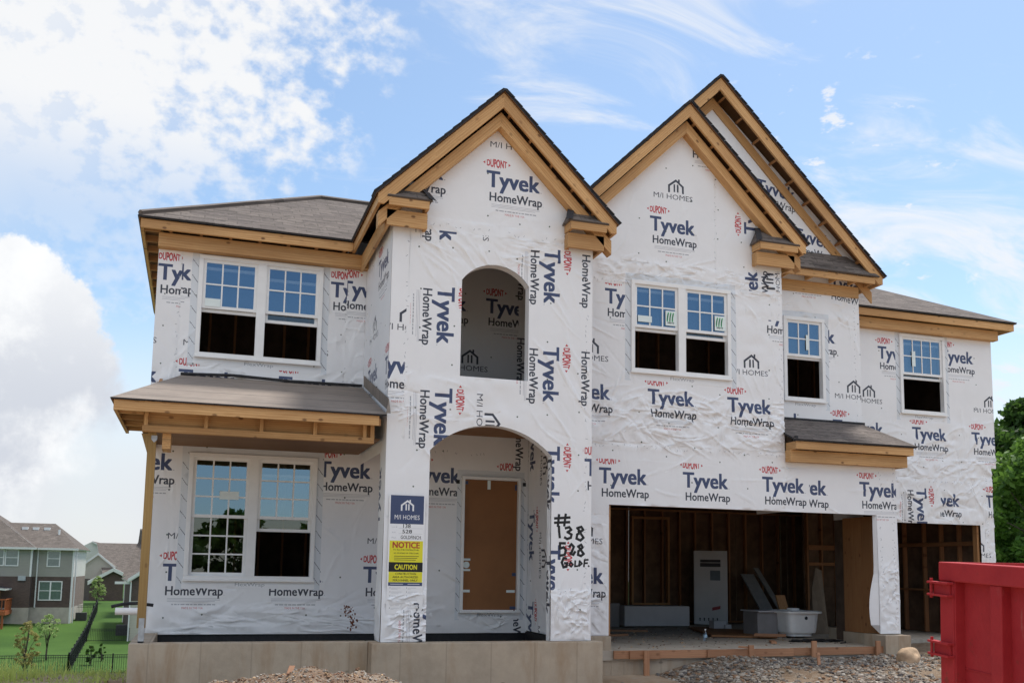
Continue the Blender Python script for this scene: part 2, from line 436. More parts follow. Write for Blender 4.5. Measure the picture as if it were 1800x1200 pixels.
def _under():
    m, g, b = new_mat('roof_underlayment'); co = objco(g); sp = g.n('SeparateXYZ'); g.put(sp.inputs[0], co)
    n = g.noise(co, 1.6, 6, 0.65); n2 = g.noise(g.vmath('MULTIPLY', co, (1, 6, 6)), 2.0, 4, 0.6)
    fr = g.math('FRACT', g.math('ADD', g.math('MULTIPLY', sp.outputs[1], 1.75), g.math('MULTIPLY', n2, 0.05)))
    c = g.mix(g.ramp(n, .3, .7), (0.19, 0.155, 0.13), (0.25, 0.205, 0.17)); c = g.mix(g.ramp(n2, .45, .75, 0, .4), c, (0.30, 0.255, 0.215))
    g.put(b.inputs['Base Color'], g.mix(g.math('MULTIPLY', g.ramp(g.math('ABSOLUTE', g.math('SUBTRACT', fr, .5)), .03, .012), .8), c, (0.045, 0.04, 0.038)))
    b.inputs['Roughness'].default_value = .85; bump(g, b, g.math('ADD', n2, g.math('MULTIPLY', fr, .6)), .35, .02)
    return m


M['underlay'] = _under()
M['edge'] = plain('shingle_edge', (0.028, 0.028, 0.032), 0.8, 0.3, 12)
M['vinyl'] = plain('white_vinyl', (0.80, 0.80, 0.80), 0.4, 0.03)
M['glass'] = glass_mat('low_e_glass')
M['glass_clear'] = glass_mat('clear_glass', 0.13, (0.80, 0.84, 0.86), (0.75, 0.8, 0.8))
M['paper'] = plain('white_paper', (0.72, 0.80, 0.80), 0.7, 0.04)
M['greenlabel'] = plain('green_label', (0.07, 0.38, 0.16), 0.6, 0.05)
M['conc'] = concrete_mat('foundation_concrete', (0.44, 0.365, 0.28), (0.27, 0.165, 0.085), 0.7)
M['slab'] = concrete_mat('slab_concrete', (0.46, 0.41, 0.345), (0.22, 0.165, 0.115), 0.5, joints=False)
M['tar'] = plain('waterproof_coating', (0.014, 0.014, 0.016), 0.55, 0.3, 20, bmp=0.3)
M['door'] = plain('brown_door', (0.25, 0.108, 0.040), 0.7, 0.10, 1.5)
M['steel'] = plain('galvanised_steel', (0.42, 0.44, 0.46), 0.5, 0.15, 14, metal=0.35)
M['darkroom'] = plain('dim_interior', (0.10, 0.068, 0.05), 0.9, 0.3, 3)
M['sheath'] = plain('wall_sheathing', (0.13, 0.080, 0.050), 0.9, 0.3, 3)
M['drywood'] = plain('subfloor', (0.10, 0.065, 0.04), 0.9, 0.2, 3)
M['soil'] = None

# ------------------------------------------------------------------ scene helpers
WL = {}


def tag(o, label=None, cat=None, group=None, kind=None):
    if label: o['label'] = label
    if cat: o['category'] = cat
    if group: o['group'] = group
    if kind: o['kind'] = kind
    return o


def empty(name, loc, label=None, cat=None, group=None):
    o = bpy.data.objects.new(name, None); COL.objects.link(o)
    o.location = loc; o.empty_display_size = 0.3; WL[o.name] = Vector(loc)
    return tag(o, label, cat, group)


def link(name, mesh, parent, origin):
    o = bpy.data.objects.new(name, mesh); COL.objects.link(o)
    WL[o.name] = Vector(origin)
    if parent is not None:
        o.parent = parent; o.location = Vector(origin) - WL[parent.name]
    else: o.location = origin
    return o


class MB:
    """collects shapes and links them as one mesh object"""
    def __init__(s): s.v = []; s.f = []; s.m = []; s.a = []
    def face(s, pts, mi=0, at=None):
        b = len(s.v); s.v += [tuple(p) for p in pts]; s.a += at or [tuple(p) for p in pts]
        s.f.append(tuple(range(b, b + len(pts)))); s.m.append(mi)
    def bar(s, p0, p1, wv, tv, mi=0, mend=None):
        """solid board from p0 to p1; wv, tv are full width / thickness vectors starting at the p0-p1 edge"""
        p0, p1, wv, tv = Vector(p0), Vector(p1), Vector(wv), Vector(tv)
        L = (p1 - p0).length; wl, tl = wv.length, tv.length; r = random.uniform(0, 90); r2 = random.uniform(0, 9)
        b = len(s.v)
        for i, p in enumerate((p0, p1)):
            for dw, dt in ((0, 0), (1, 0), (1, 1), (0, 1)):
                s.v.append(tuple(p + wv * dw + tv * dt)); s.a.append((r + L * i, r2 + wl * dw, tl * dt))
        fs = [(0, 1, 5, 4), (1, 2, 6, 5), (2, 3, 7, 6), (3, 0, 4, 7), (3, 2, 1, 0), (4, 5, 6, 7)]
        if wv.cross(tv).dot(p1 - p0) < 0: fs = [q[::-1] for q in fs]
        for k, q in enumerate(fs): s.f.append(tuple(b + i for i in q[::-1])); s.m.append(mi if (mend is None or k < 4) else mend)
    def box(s, x0, x1, y0, y1, z0, z1, ax=0, mi=0):
        dx, dy, dz = x1 - x0, y1 - y0, z1 - z0
        if ax == 0: s.bar((x0, y0, z0), (x1, y0, z0), (0, 0, dz), (0, dy, 0), mi)
        elif ax == 1: s.bar((x0, y0, z0), (x0, y1, z0), (0, 0, dz), (dx, 0, 0), mi)
        else: s.bar((x0, y0, z0), (x0, y0, z1), (dx, 0, 0), (0, dy, 0), mi)
    def prism(s, pts, ext, mi=0, axis=None, mside=None):
        """polygon pts (3D, any winding) extruded by ext; grain along axis"""
        pts = [Vector(p) for p in pts]; ext = Vector(ext); n = len(pts)
        nrm = sum(((pts[i] - pts[0]).cross(pts[(i + 1) % n] - pts[0]) for i in range(1, n - 1)), Vector())
        if nrm.dot(ext) > 0: pts = pts[::-1]
        ax = Vector(axis).normalized() if axis else (pts[1] - pts[0]).normalized()
        nn = ext.normalized(); cr = nn.cross(ax).normalized(); r = random.uniform(0, 90)
        at = lambda p: (r + p.dot(ax), p.dot(cr), p.dot(nn))
        b = len(s.v)
        for q in (pts, [p + ext for p in pts]):
            for p in q: s.v.append(tuple(p)); s.a.append(at(p))
        s.f.append(tuple(b + i for i in range(n))); s.m.append(mi)
        s.f.append(tuple(b + n + i for i in range(n - 1, -1, -1))); s.m.append(mi)
        for i in range(n):
            j = (i + 1) % n
            s.f.append((b + j, b + i, b + n + i, b + n + j)); s.m.append(mi if mside is None else mside)
    def tube(s, pts, rad, n=8, mi=0, cap=True):
        pts = [Vector(p) for p in pts]; b0 = len(s.v)
        if not hasattr(rad, '__len__'): rad = [rad] * len(pts)
        for i, p in enumerate(pts):
            d = (pts[min(i + 1, len(pts) - 1)] - pts[max(i - 1, 0)]).normalized()
            q = d.orthogonal().normalized() if i == 0 else (q - d * q.dot(d)).normalized()
            r = d.cross(q)
            for k in range(n):
                a = 2 * math.pi * k / n
                w = p + (q * math.cos(a) + r * math.sin(a)) * rad[i]
                s.v.append(tuple(w)); s.a.append((i * 0.3, k * 0.05, 0.0))
        for i in range(len(pts) - 1):
            for k in range(n):
                a, c = b0 + i * n + k, b0 + i * n + (k + 1) % n
                s.f.append((a, c, c + n, a + n)); s.m.append(mi)
        if cap:
            s.f.append(tuple(b0 + k for k in range(n - 1, -1, -1))); s.m.append(mi)
            s.f.append(tuple(b0 + (len(pts) - 1) * n + k for k in range(n))); s.m.append(mi)
    def blob(s, c, r, mi=0, sub=1, rough=0.25, flat=1.0):
        t = ICO[sub]; b = len(s.v); sd = Vector((random.uniform(-50, 50), random.uniform(-50, 50), 0))
        rr = r if hasattr(r, '__len__') else (r, r, r * flat)
        for p in t[0]:
            k = 1 + rough * noise.noise(Vector(p) * 1.7 + sd)
            q = (c[0] + p[0] * rr[0] * k, c[1] + p[1] * rr[1] * k, c[2] + p[2] * rr[2] * k)
            s.v.append(q); s.a.append(q)
        for f in t[1]: s.f.append(tuple(b + i for i in f)); s.m.append(mi)
    def build(s, name, mats, parent=None, smooth=False, origin=None, bevel=0.0):
        if not isinstance(mats, (list, tuple)): mats = [mats]
        a = np.array(s.v, float)
        if origin is None: origin = (a.min(0) + a.max(0)) / 2
        origin = Vector([float(q) for q in origin])
        me = bpy.data.meshes.new(name)
        me.from_pydata((a - np.array(origin)).tolist(), [], s.f)
        for m_ in mats: me.materials.append(M[m_] if isinstance(m_, str) else m_)
        me.polygons.foreach_set('material_index', s.m)
        at = me.attributes.new('bc', 'FLOAT_VECTOR', 'POINT')
        at.data.foreach_set('vector', np.array(s.a, float).ravel())
        if smooth: me.polygons.foreach_set('use_smooth', [True] * len(s.f))
        me.update()
        o = link(name, me, parent, origin)
        if bevel:
            b = o.modifiers.new('edge', 'BEVEL'); b.width = bevel; b.segments = 2; b.limit_method = 'ANGLE'
        return o


def _ico(sub):
    t = (1 + 5 ** .5) / 2
    v = [Vector(p).normalized() for p in ((-1, t, 0), (1, t, 0), (-1, -t, 0), (1, -t, 0), (0, -1, t), (0, 1, t), (0, -1, -t), (0, 1, -t), (t, 0, -1), (t, 0, 1), (-t, 0, -1), (-t, 0, 1))]
    f = [(0, 11, 5), (0, 5, 1), (0, 1, 7), (0, 7, 10), (0, 10, 11), (1, 5, 9), (5, 11, 4), (11, 10, 2), (10, 7, 6), (7, 1, 8), (3, 9, 4), (3, 4, 2), (3, 2, 6), (3, 6, 8), (3, 8, 9), (4, 9, 5), (2, 4, 11), (6, 2, 10), (8, 6, 7), (9, 8, 1)]
    for _ in range(sub):
        c = {}; nf = []
        def mid(a, b):
            k = (min(a, b), max(a, b))
            if k not in c: v.append(((v[a] + v[b]) / 2).normalized()); c[k] = len(v) - 1
            return c[k]
        for a, b, d in f:
            x, y, z = mid(a, b), mid(b, d), mid(d, a)
            nf += [(a, x, z), (b, y, x), (d, z, y), (x, y, z)]
        f = nf
    return [tuple(p) for p in v], f


ICO = {k: _ico(k) for k in (0, 1, 2, 3)}

# ------------------------------------------------------------------ lettering
_tx = {}


def glyphs(s, bold=0.0, res=2):
    """filled letters as 2D triangles, left edge at 0, cap height 1; bold thickens every stroke by overlaying shifted copies"""
    k = (s, bold, res)
    if k not in _tx:
        c = bpy.data.curves.new('lettering', 'FONT'); c.body = s; c.resolution_u = res; c.fill_mode = 'FRONT'
        o = bpy.data.objects.new('lettering', c); COL.objects.link(o)
        me = bpy.data.meshes.new_from_object(o.evaluated_get(bpy.context.evaluated_depsgraph_get()))
        me.calc_loop_triangles()
        v = np.array([(p.co.x, p.co.y) for p in me.vertices]); f = np.array([tuple(t.vertices) for t in me.loop_triangles])
        bpy.data.objects.remove(o); bpy.data.meshes.remove(me); bpy.data.curves.remove(c)
        v[:, 0] -= v[:, 0].min(); v /= 0.682
        if bold:
            n = len(v); sh = [(bold, .6 * bold), (-bold, .6 * bold), (bold, -.6 * bold), (-bold, -.6 * bold)]
            f = np.concatenate([f + n * i for i in range(4)]); v = np.concatenate([v + np.array(q) for q in sh])
            v[:, 0] -= v[:, 0].min()
        _tx[k] = (v, f)
    return _tx[k]


def strokes(lines, w):
    """thick polylines as triangles"""
    V = []; F = []
    for ln in lines:
        for (x0, y0), (x1, y1) in zip(ln[:-1], ln[1:]):
            d = math.hypot(x1 - x0, y1 - y0) or 1e-6; ux, uy = (x1 - x0) / d, (y1 - y0) / d; h = w / 2
            b = len(V)
            V += [(x0 - ux * h * .7 - uy * h, y0 - uy * h * .7 + ux * h), (x0 - ux * h * .7 + uy * h, y0 - uy * h * .7 - ux * h), (x1 + ux * h * .7 + uy * h, y1 + uy * h * .7 - ux * h), (x1 + ux * h * .7 - uy * h, y1 + uy * h * .7 + ux * h)]
            F += [(b, b + 1, b + 2), (b, b + 2, b + 3)]
    return np.array(V), np.array(F)


def rect(u0, u1, v0, v1): return np.array([(u0, v0), (u1, v0), (u1, v1), (u0, v1)]), np.array([(0, 1, 2), (0, 2, 3)])


def place(vf, u, v, a=0.0, sx=1.0, sy=None):
    V, F = vf; sy = sx if sy is None else sy
    c, s = math.cos(R(a)), math.sin(R(a))
    x, y = V[:, 0] * sx, V[:, 1] * sy
    return np.stack([u + x * c - y * s, v + x * s + y * c], 1), F


def fit(s, width, cap, bold=0.0, res=2):
    V, F = glyphs(s, bold, res)
    return np.stack([V[:, 0] * width / V[:, 0].max(), V[:, 1] * cap], 1), F


def shift(vf, dx, dy): return vf[0] + np.array((dx, dy)), vf[1]


ICON = strokes([[(-.125, 0), (-.125, .105), (0, .20), (.125, .105), (.125, 0)]], .034), strokes([[(-.028, .012), (-.028, .125)], [(.03, .012), (.03, .125)]], .028), strokes([[(.055, .16), (.055, .215)]], .03)


def wrap_logo(u, v, a, mask):
    out = []
    def put(vf, dx, dy, mat): out.append((place(shift(vf, dx, dy), u, v, a), mat))
    if 'T' in mask:
        put(fit('Tyvek', .80, .232, .045, 3), 0, 0, 'navy'); put(rect(.812, .826, -.005, .009), 0, 0, 'grey')
    if 'H' in mask: put(fit('HomeWrap', .79, .124, .036), .048, -.205, 'black'); put(rect(.848, .857, -.205, -.196), 0, 0, 'grey')
    if 'D' in mask:
        V, F = fit('DUPONT', .30, .098, .06)
        t = (V[:, 0] / .30 - .5) * 2; V = np.stack([V[:, 0], .049 + (V[:, 1] - .049) * (1.22 - .42 * t * t)], 1)
        put((V, F), 0, .300, 'red')
        for sgn, x0 in ((-1, -.022), (1, .322)):
            put((np.array([(x0, .327), (x0, .371), (x0 + sgn * .034, .349)]), np.array([(0, 1, 2) if sgn < 0 else (0, 2, 1)])), 0, 0, 'red')
    if 'F' in mask:
        for q, y in enumerate((-.252, -.272, -.292)): put(rect(.08, .80 - .07 * (q == 2), y - .003, y + .003), 0, 0, 'grey')
        x = .14
        while x < .70:
            w = random.uniform(.025, .07); put(rect(x, x + w, -.345, -.330), 0, 0, 'faint'); x += w + .012
        put(fit('MADE IN THE USA', .29, .030, 0, 1), .28, -.400, 'red')
    return out


def mi_logo(u, v, a, mask):
    out = []
    if 'T' in mask: out.append((place(fit('M/I HOMES', .70, .085), u, v, a), 'black'))
    if 'I' in mask:
        for q in ICON: out.append((place(shift(q, .40, .125), u, v, a), 'black'))
    return out


def tris_contain(P, V, F):
    """which of the points P lie in any triangle"""
    inside = np.zeros(len(P), bool)
    lo, hi = V.min(0), V.max(0)
    idx = np.where((P >= lo).all(1) & (P <= hi).all(1))[0]
    if not len(idx): return inside
    Q = P[idx]; hit = np.zeros(len(Q), bool)
    for t in F:
        a, b, c = V[t[0]], V[t[1]], V[t[2]]
        d1 = (b[0] - a[0]) * (Q[:, 1] - a[1]) - (b[1] - a[1]) * (Q[:, 0] - a[0])
        d2 = (c[0] - b[0]) * (Q[:, 1] - b[1]) - (c[1] - b[1]) * (Q[:, 0] - b[0])
        d3 = (a[0] - c[0]) * (Q[:, 1] - c[1]) - (a[1] - c[1]) * (Q[:, 0] - c[0])
        hit |= ((d1 >= 0) & (d2 >= 0) & (d3 >= 0)) | ((d1 <= 0) & (d2 <= 0) & (d3 <= 0))
    inside[idx] = hit
    return inside


def in_poly(P, poly):
    x, y = P[:, 0], P[:, 1]; r = np.zeros(len(P), bool)
    for (x0, y0), (x1, y1) in zip(poly, poly[1:] + poly[:1]):
        if y0 == y1: continue
        k = (y0 > y) != (y1 > y)
        r ^= k & (x < (x1 - x0) * (y - y0) / (y1 - y0) + x0)
    return r


def sheet(name, parent, to3d, outer, holes, layers, mats, grid=0.07, disp=None, creases=()):
    """flat sheet with printed areas: one triangulated mesh, every letter its own faces.
    layers = [(tri mesh, material, clip rect or None)], later ones lie on top"""
    V = []; E = []
    def ring(p):
        b = len(V); V.extend([tuple(q) for q in p]); E.extend([(b + i, b + (i + 1) % len(p)) for i in range(len(p))])
    ring(outer)
    for h in holes: ring(h)
    ou = np.array(outer); lo, hi = ou.min(0), ou.max(0)
    keep = []
    for (tv, tf), mt, clip in layers:
        if tv[:, 0].max() < lo[0] or tv[:, 0].min() > hi[0] or tv[:, 1].max() < lo[1] or tv[:, 1].min() > hi[1]: continue
        keep.append((tv, tf, mt, clip))
        b = len(V); V.extend([tuple(q) for q in tv])
        cnt = {}
        for t in tf:
            for i in range(3):
                k = (min(t[i], t[(i + 1) % 3]), max(t[i], t[(i + 1) % 3])); cnt[k] = cnt.get(k, 0) + 1
        E.extend([(b + int(i), b + int(j)) for (i, j), c in cnt.items() if c == 1])
        if clip:
            u0, u1, v0, v1 = max(clip[0], lo[0] - .1), min(clip[1], hi[0] + .1), max(clip[2], lo[1] - .1), min(clip[3], hi[1] + .1)
            ring([(u0, v0), (u1, v0), (u1, v1), (u0, v1)])
    for pts, w, hh in creases:      # a fold: its crest and both feet are edges of the mesh
        nn = []
        for i in range(len(pts)):
            a, b_ = pts[max(0, i - 1)], pts[min(len(pts) - 1, i + 1)]; d = math.hypot(b_[0] - a[0], b_[1] - a[1]) or 1; nn.append((-(b_[1] - a[1]) / d, (b_[0] - a[0]) / d))
        for s_ in (-1, 0, 1):
            b = len(V); ok_ = [lo[0] < p[0] < hi[0] and lo[1] < p[1] < hi[1] for p in pts]
            V.extend([(p[0] + q[0] * w * s_, p[1] + q[1] * w * s_) for p, q in zip(pts, nn)]); E.extend([(b + i, b + i + 1) for i in range(len(pts) - 1) if ok_[i] and ok_[i + 1]])
    if grid:
        rg = random.Random(len(V))
        u = lo[0] + grid * .5
        while u < hi[0]:
            w = lo[1] + grid * .5
            while w < hi[1]:
                V.append((u + rg.uniform(-.3, .3) * grid, w + rg.uniform(-.3, .3) * grid)); w += grid
            u += grid
    r = delaunay_2d_cdt([Vector(p) for p in V], E, [], 0, 1e-5, False)
    P2 = np.array([(p.x, p.y) for p in r[0]]); T = np.array(r[2])
    C = P2[T].mean(1)
    ok = in_poly(C, list(map(tuple, outer)))
    for h in holes: ok &= ~in_poly(C, list(map(tuple, h)))
    T = T[ok]; C = C[ok]
    mi = np.zeros(len(T), int)
    for tv, tf, mt, clip in keep:
        k = tris_contain(C, tv, tf)
        if clip: k &= (C[:, 0] > clip[0]) & (C[:, 0] < clip[1]) & (C[:, 1] > clip[2]) & (C[:, 1] < clip[3])
        mi[k] = mats.index(mt)
    used = np.unique(T); remap = -np.ones(len(P2), int); remap[used] = np.arange(len(used))
    mb = MB(); Q = P2[used]; extra_h = np.zeros(len(Q))
    for pts, w, hh in creases:
        pa = np.array(pts); k = np.where((Q > pa.min(0) - w).all(1) & (Q < pa.max(0) + w).all(1))[0]
        if not len(k): continue
        best = np.zeros(len(k)); n_ = len(pts) - 1
        for i in range(n_):
            a, b_ = pa[i], pa[i + 1]; d = b_ - a; L2 = max(1e-9, (d * d).sum()); t = np.clip(((Q[k] - a) @ d) / L2, 0, 1)
            dist = np.hypot(*(Q[k] - a - t[:, None] * d).T); s_ = (i + t) / n_
            best = np.maximum(best, np.clip(1 - dist / w, 0, 1) * np.sin(np.pi * np.clip(s_, 0.02, .98)) ** .6)
        extra_h[k] += best * hh
    for q, xh in zip(Q, extra_h):
        mb.v.append(to3d(q[0], q[1], (disp(q[0], q[1]) if disp else 0.0) + xh)); mb.a.append((q[0], q[1], 0))
    mb.f = [tuple(int(i) for i in t) for t in remap[T]]; mb.m = [int(i) for i in mi]
    return mb.build(name, mats, parent, smooth=disp is not None)


def folds(seed, *regions):
    """random folds; region = (u0,u1,v0,v1,count,len0,len1,angle,spread,width,height)"""
    g = random.Random(seed); out = []
    for u0, u1, v0, v1, n, l0, l1, an, sp, w, hh in regions:
        for _ in range(n):
            u, v = g.uniform(u0, u1), g.uniform(v0, v1); a = R(an + g.gauss(0, sp)); L = g.uniform(l0, l1); cur = g.gauss(0, .35); m = max(3, int(L / .09)); pts = []
            for i in range(m + 1): pts.append((u, v)); u += math.cos(a) * L / m; v += math.sin(a) * L / m; a += cur / m + g.gauss(0, .06)
            out.append((pts, w * g.uniform(.7, 1.4), hh * g.uniform(.5, 1.3) * (1 if g.random() < .75 else -.7)))
    return out


def wrinkle(seed, zones=(), amp=0.004, seams=()):
    """folds of the wrap, outwards in metres; zones = (u0,u1,v0,v1,amp,freq)"""
    def d(u, v):
        h = amp * noise.fractal(Vector((u * .9 + seed, v * 2.1, seed)), 1.0, 2.0, 3)
        h += amp * 0.8 * (1 - abs(noise.noise(Vector((u * 1.1 + v * 1.5, v * .5 - u * .3, seed + 9)))) * 4) * 0.3
        for u0, u1, v0, v1, a, fq in zones:
            k = min(1, max(0, min(u - u0, u1 - u, v - v0, v1 - v) / .12))
            if k > 0:
                p = Vector((u * fq * 1.5, v * fq * 2.0, seed))
                p += noise.noise_vector(p * .7) * .6
                h += k * a * 2.0 * (1.0 - 2.2 * abs(noise.noise(p)) + .5 * noise.noise(p * 2.7))
        for s in seams:
            axis, c, a0, a1 = s
            q, o = (v, u) if axis == 'h' else (u, v)
            if a0 < o < a1: h += .007 * min(1, max(0, (c + .004 - q) / .008))
        return h
    return d


def printed(key, extra=()):
    L = []
    for it in PRINT.get(key, []):
        if it[0] == 'L': L += [(a, m, it[5]) for a, m in wrap_logo(*it[1:5])]
        elif it[0] == 'M': L += [(a, m, it[5]) for a, m in mi_logo(*it[1:5])]
        elif it[0] == 'P': L.append((rect(*it[1:5]), 'wrap', None))
    return L + list(extra)


def nails(u0, u1, v0, v1, du=.41, dv=.62, r=.012, seed=1, prob=.8):
    g = random.Random(seed); L = []
    u = u0 + .1
    while u < u1:
        v = v0 + .12 + g.uniform(0, .2)
        while v < v1:
            if g.random() < prob:
                a, b = u + g.uniform(-.03, .03), v + g.uniform(-.06, .06)
                n = 6; V = [(a + r * math.cos(k * math.pi / 3), b + r * math.sin(k * math.pi / 3)) for k in range(n)]
                L.append(((np.array(V), np.array([(0, k, k + 1) for k in range(1, n - 1)])), 'cap', None))
            v += dv
        u += du
    return L


def staples(u0, v0, u1, v1, seed=1, step=.07, spread=.025):
    """a line of staples along a seam"""
    g = random.Random(seed); L = []; n = int(math.hypot(u1 - u0, v1 - v0) / step)
    for i in range(n):
        if g.random() < .35: continue
        t = (i + g.random() * .6) / max(1, n); a = u0 + (u1 - u0) * t + g.uniform(-spread, spread); b = v0 + (v1 - v0) * t + g.uniform(-spread, spread)
        an = g.uniform(0, 3.1); q = g.uniform(.008, .018)
        L.append((strokes([[(a - q * math.cos(an), b - q * math.sin(an)), (a + q * math.cos(an), b + q * math.sin(an))]], .007), 'faint', None))
    return L


def flash(u0, u1, v0, v1, w=.10):
    """self-adhesive flashing round a window: strips with slanted lettering"""
    L = []
    for x in (u0 - w, u1):
        L.append((rect(x, x + w, v0 - .14, v1 + .10), 'tape', None))
        z = v0 - .06
        while z < v1 + .02:
            a = .018
            for k in range(5):
                px, pz = x + .012 + k * .017, z + .10 - k * .022
                L.append((strokes([[(px, pz), (px + .010, pz - .016 + random.uniform(-.008, .008))]], .008), 'black', None))
            z += .235
    L.append((rect(u0 - w, u1 + w, v1, v1 + .10), 'tape', None))
    L.append((rect(u0 - .02, u1 + .02, v0 - .12, v0), 'wrap', None))
    L.append((place(fit('FlexWrap', .42, .05, 0.0), (u0 + u1) / 2 - .2, v0 - .085), 'faint', None))
    return L


FRONT = lambda D: (lambda u, v, d: (u, D - d, v))
SIDE = lambda X: (lambda u, v, d: (X - d, -u, v))


def arc(u0, u1, v, sag, n=18, v0=None):
    """opening: flat bottom v0 (or none), springing at v, segmental head of rise sag"""
    c = (u1 - u0) / 2; rad = (c * c + sag * sag) / (2 * sag); cu, cv = (u0 + u1) / 2, v + sag - rad
    a0 = math.asin(c / rad)
    pts = [(u0, v0), (u1, v0)]
    for i in range(n + 1):
        a = a0 - 2 * a0 * i / n
        pts.append((cu + rad * math.sin(a), cv + rad * math.cos(a)))
    return pts

# ================================================================== the house
H = empty('house', (7.0, 14.0, -1.2), 'white wrapped two-storey house under construction with three wooden gables and empty garage openings', 'house')
ZF = -.96                     # top of the foundation
Dt, Dg, D1, D2, D3 = 12.6, 13.53, 14.7, 14.35, 15.21   # wall planes: tower, garage gable, left wing, side bay, right wing


FOLDS = {
    'tower': folds(1, (2.35, 2.9, -.93, -.32, 46, .12, .45, 25, 22, .018, .014), (4.68, 5.22, -.93, -.30, 60, .10, .35, 40, 40, .018, .014), (2.5, 5.1, 4.25, 4.75, 26, .3, .9, -25, 30, .03, .012), (2.6, 3.3, 3.9, 4.6, 10, .4, 1.0, -48, 12, .03, .013), (4.3, 5.1, 2.2, 4.4, 14, .4, 1.1, -62, 14, .03, .012), (2.6, 3.4, 1.6, 2.6, 12, .4, .9, -35, 20, .03, .011), (4.2, 5.1, 1.4, 2.5, 12, .4, 1.0, -50, 18, .028, .012), (2.35, 2.6, 1.8, 2.6, 14, .1, .3, 0, 50, .018, .012), (3.0, 4.6, 4.9, 6.0, 12, .2, .6, -80, 40, .03, .008), (2.35, 5.2, -.2, 1.6, 14, .2, .5, 90, 30, .025, .007)),
    'garage': folds(2, (5.3, 9.0, 1.95, 2.75, 95, .2, .8, 0, 28, .024, .014), (6.2, 8.2, 2.2, 3.0, 16, .5, 1.0, -48, 22, .03, .013), (5.4, 6.6, 2.1, 2.9, 10, .5, 1.1, 35, 14, .03, .012), (5.3, 9.0, 4.48, 4.9, 60, .2, .7, 0, 22, .022, .012), (5.3, 6.2, 2.9, 4.5, 9, .4, .9, -60, 25, .03, .009), (8.2, 9.0, 2.4, 4.4, 10, .3, .8, -75, 30, .03, .009), (10.83, 11.2, -.93, .3, 40, .08, .3, 20, 50, .016, .012), (5.3, 5.9, -.9, .9, 24, .12, .4, -20, 50, .02, .010), (5.4, 11, 1.1, 1.85, 20, .3, .8, 5, 25, .03, .007), (6, 8.4, 5.0, 6.4, 12, .2, .6, 80, 40, .03, .007)),
    'wing_low': folds(3, (-.6, 2.3, -.96, -.58, 50, .3, .9, 0, 12, .024, .012), (2.5, 4.0, -.95, .5, 24, .4, 1.0, -18, 18, .03, .012), (4.0, 4.9, -.95, -.65, 16, .2, .5, 10, 30, .02, .012), (1.7, 2.4, -.5, 1.5, 8, .3, .8, 80, 30, .03, .008), (-.6, -.2, -.4, 1.3, 8, .3, .9, 85, 15, .03, .009)),
    'wing': folds(4, (-.7, 2.3, 2.3, 2.95, 50, .2, .7, 15, 40, .024, .013), (1.7, 2.35, 2.6, 3.8, 14, .2, .6, 40, 40, .024, .011), (-.7, -.25, 2.5, 4.2, 8, .3, .8, 80, 25, .03, .009)),
    'right': folds(5, (11.3, 14.9, 1.0, 2.3, 110, .2, .7, 10, 50, .024, .014), (13.2, 14.6, 1.2, 2.6, 14, .4, 1.0, 60, 25, .03, .013), (11.3, 14.9, 2.3, 3.1, 26, .2, .7, 10, 30, .028, .010), (14.6, 14.9, -.9, 1.0, 20, .1, .4, 40, 40, .02, .012)),
    'side_bay': folds(6, (9.1, 11.2, 4.5, 5.0, 22, .2, .6, 0, 25, .022, .011), (10.6, 11.2, 2.6, 4.4, 10, .3, .7, 70, 30, .03, .008)),
    'inner': folds(7, (-14.6, -13.7, -.9, 2.0, 30, .3, .9, -70, 25, .03, .014)),
    'tower_side': folds(8, (-14.6, -12.7, 2.2, 4.6, 22, .3, .8, 60, 30, .03, .010)),
}


def wall(name, key, tf, outer, holes, extra=(), grid=.07, disp=None):
    o = sheet(name, H, tf, outer, holes, printed(key, extra), WALLM, grid, disp, FOLDS.get(key, ()))
    return o


# --- foundation
fm = MB(); fm.prism([(-.715, 12.72, ZF), (2.19, 12.72, ZF), (2.19, 12.97, ZF), (-.45, 12.97, ZF), (-.45, 14.95, ZF), (-.715, 14.95, ZF)], (0, 0, -1.3)); fm.build('foundation_wall', 'conc', H, bevel=.008)
fm = MB(); fm.prism([(2.192, 12.45, ZF), (5.386, 12.45, ZF), (5.386, 13.60, ZF), (5.14, 13.60, ZF), (5.14, 12.72, ZF), (2.44, 12.72, ZF), (2.44, 12.95, ZF), (2.192, 12.95, ZF)], (0, 0, -1.3)); fm.build('foundation_wall', 'conc', H, bevel=.008)
fm = MB(); fm.prism([(5.388, 13.42, ZF), (5.94, 13.42, ZF), (5.94, 13.70, ZF), (5.388, 13.70, ZF)], (0, 0, -1.3)); fm.build('foundation_wall', 'conc', H, bevel=.008)
fm = MB(); fm.box(10.74, 11.24, 13.30, 13.85, -1.9, -.967); fm.build('foundation_wall', 'conc', H, bevel=.01)
fm = MB(); fm.box(-.70, 5.04, 14.72, 14.95, -1.9, -.975); fm.build('foundation_wall', 'tar', H)
fm = MB(); fm.box(5.02, 5.14, 12.74, 14.71, -1.9, -.965, 1); fm.build('foundation_wall', 'tar', H)
fm = MB(); fm.box(5.94, 11.24, 13.42, 13.55, -1.9, -1.30); fm.build('foundation_wall', 'conc', H)
fm = MB(); fm.box(14.55, 15.03, 15.0, 15.5, -1.9, -.967); fm.build('foundation_wall', 'conc', H)
fm = MB(); fm.box(11.25, 12.1, 15.0, 15.5, -1.9, -.967); fm.build('foundation_wall', 'conc', H)
fm = MB(); fm.box(5.30, 11.22, 13.40, 20.6, -1.31, -1.167); fm.box(11.221, 15.0, 15.06, 20.6, -1.31, -1.169); fm.build('garage_slab', 'slab', H)

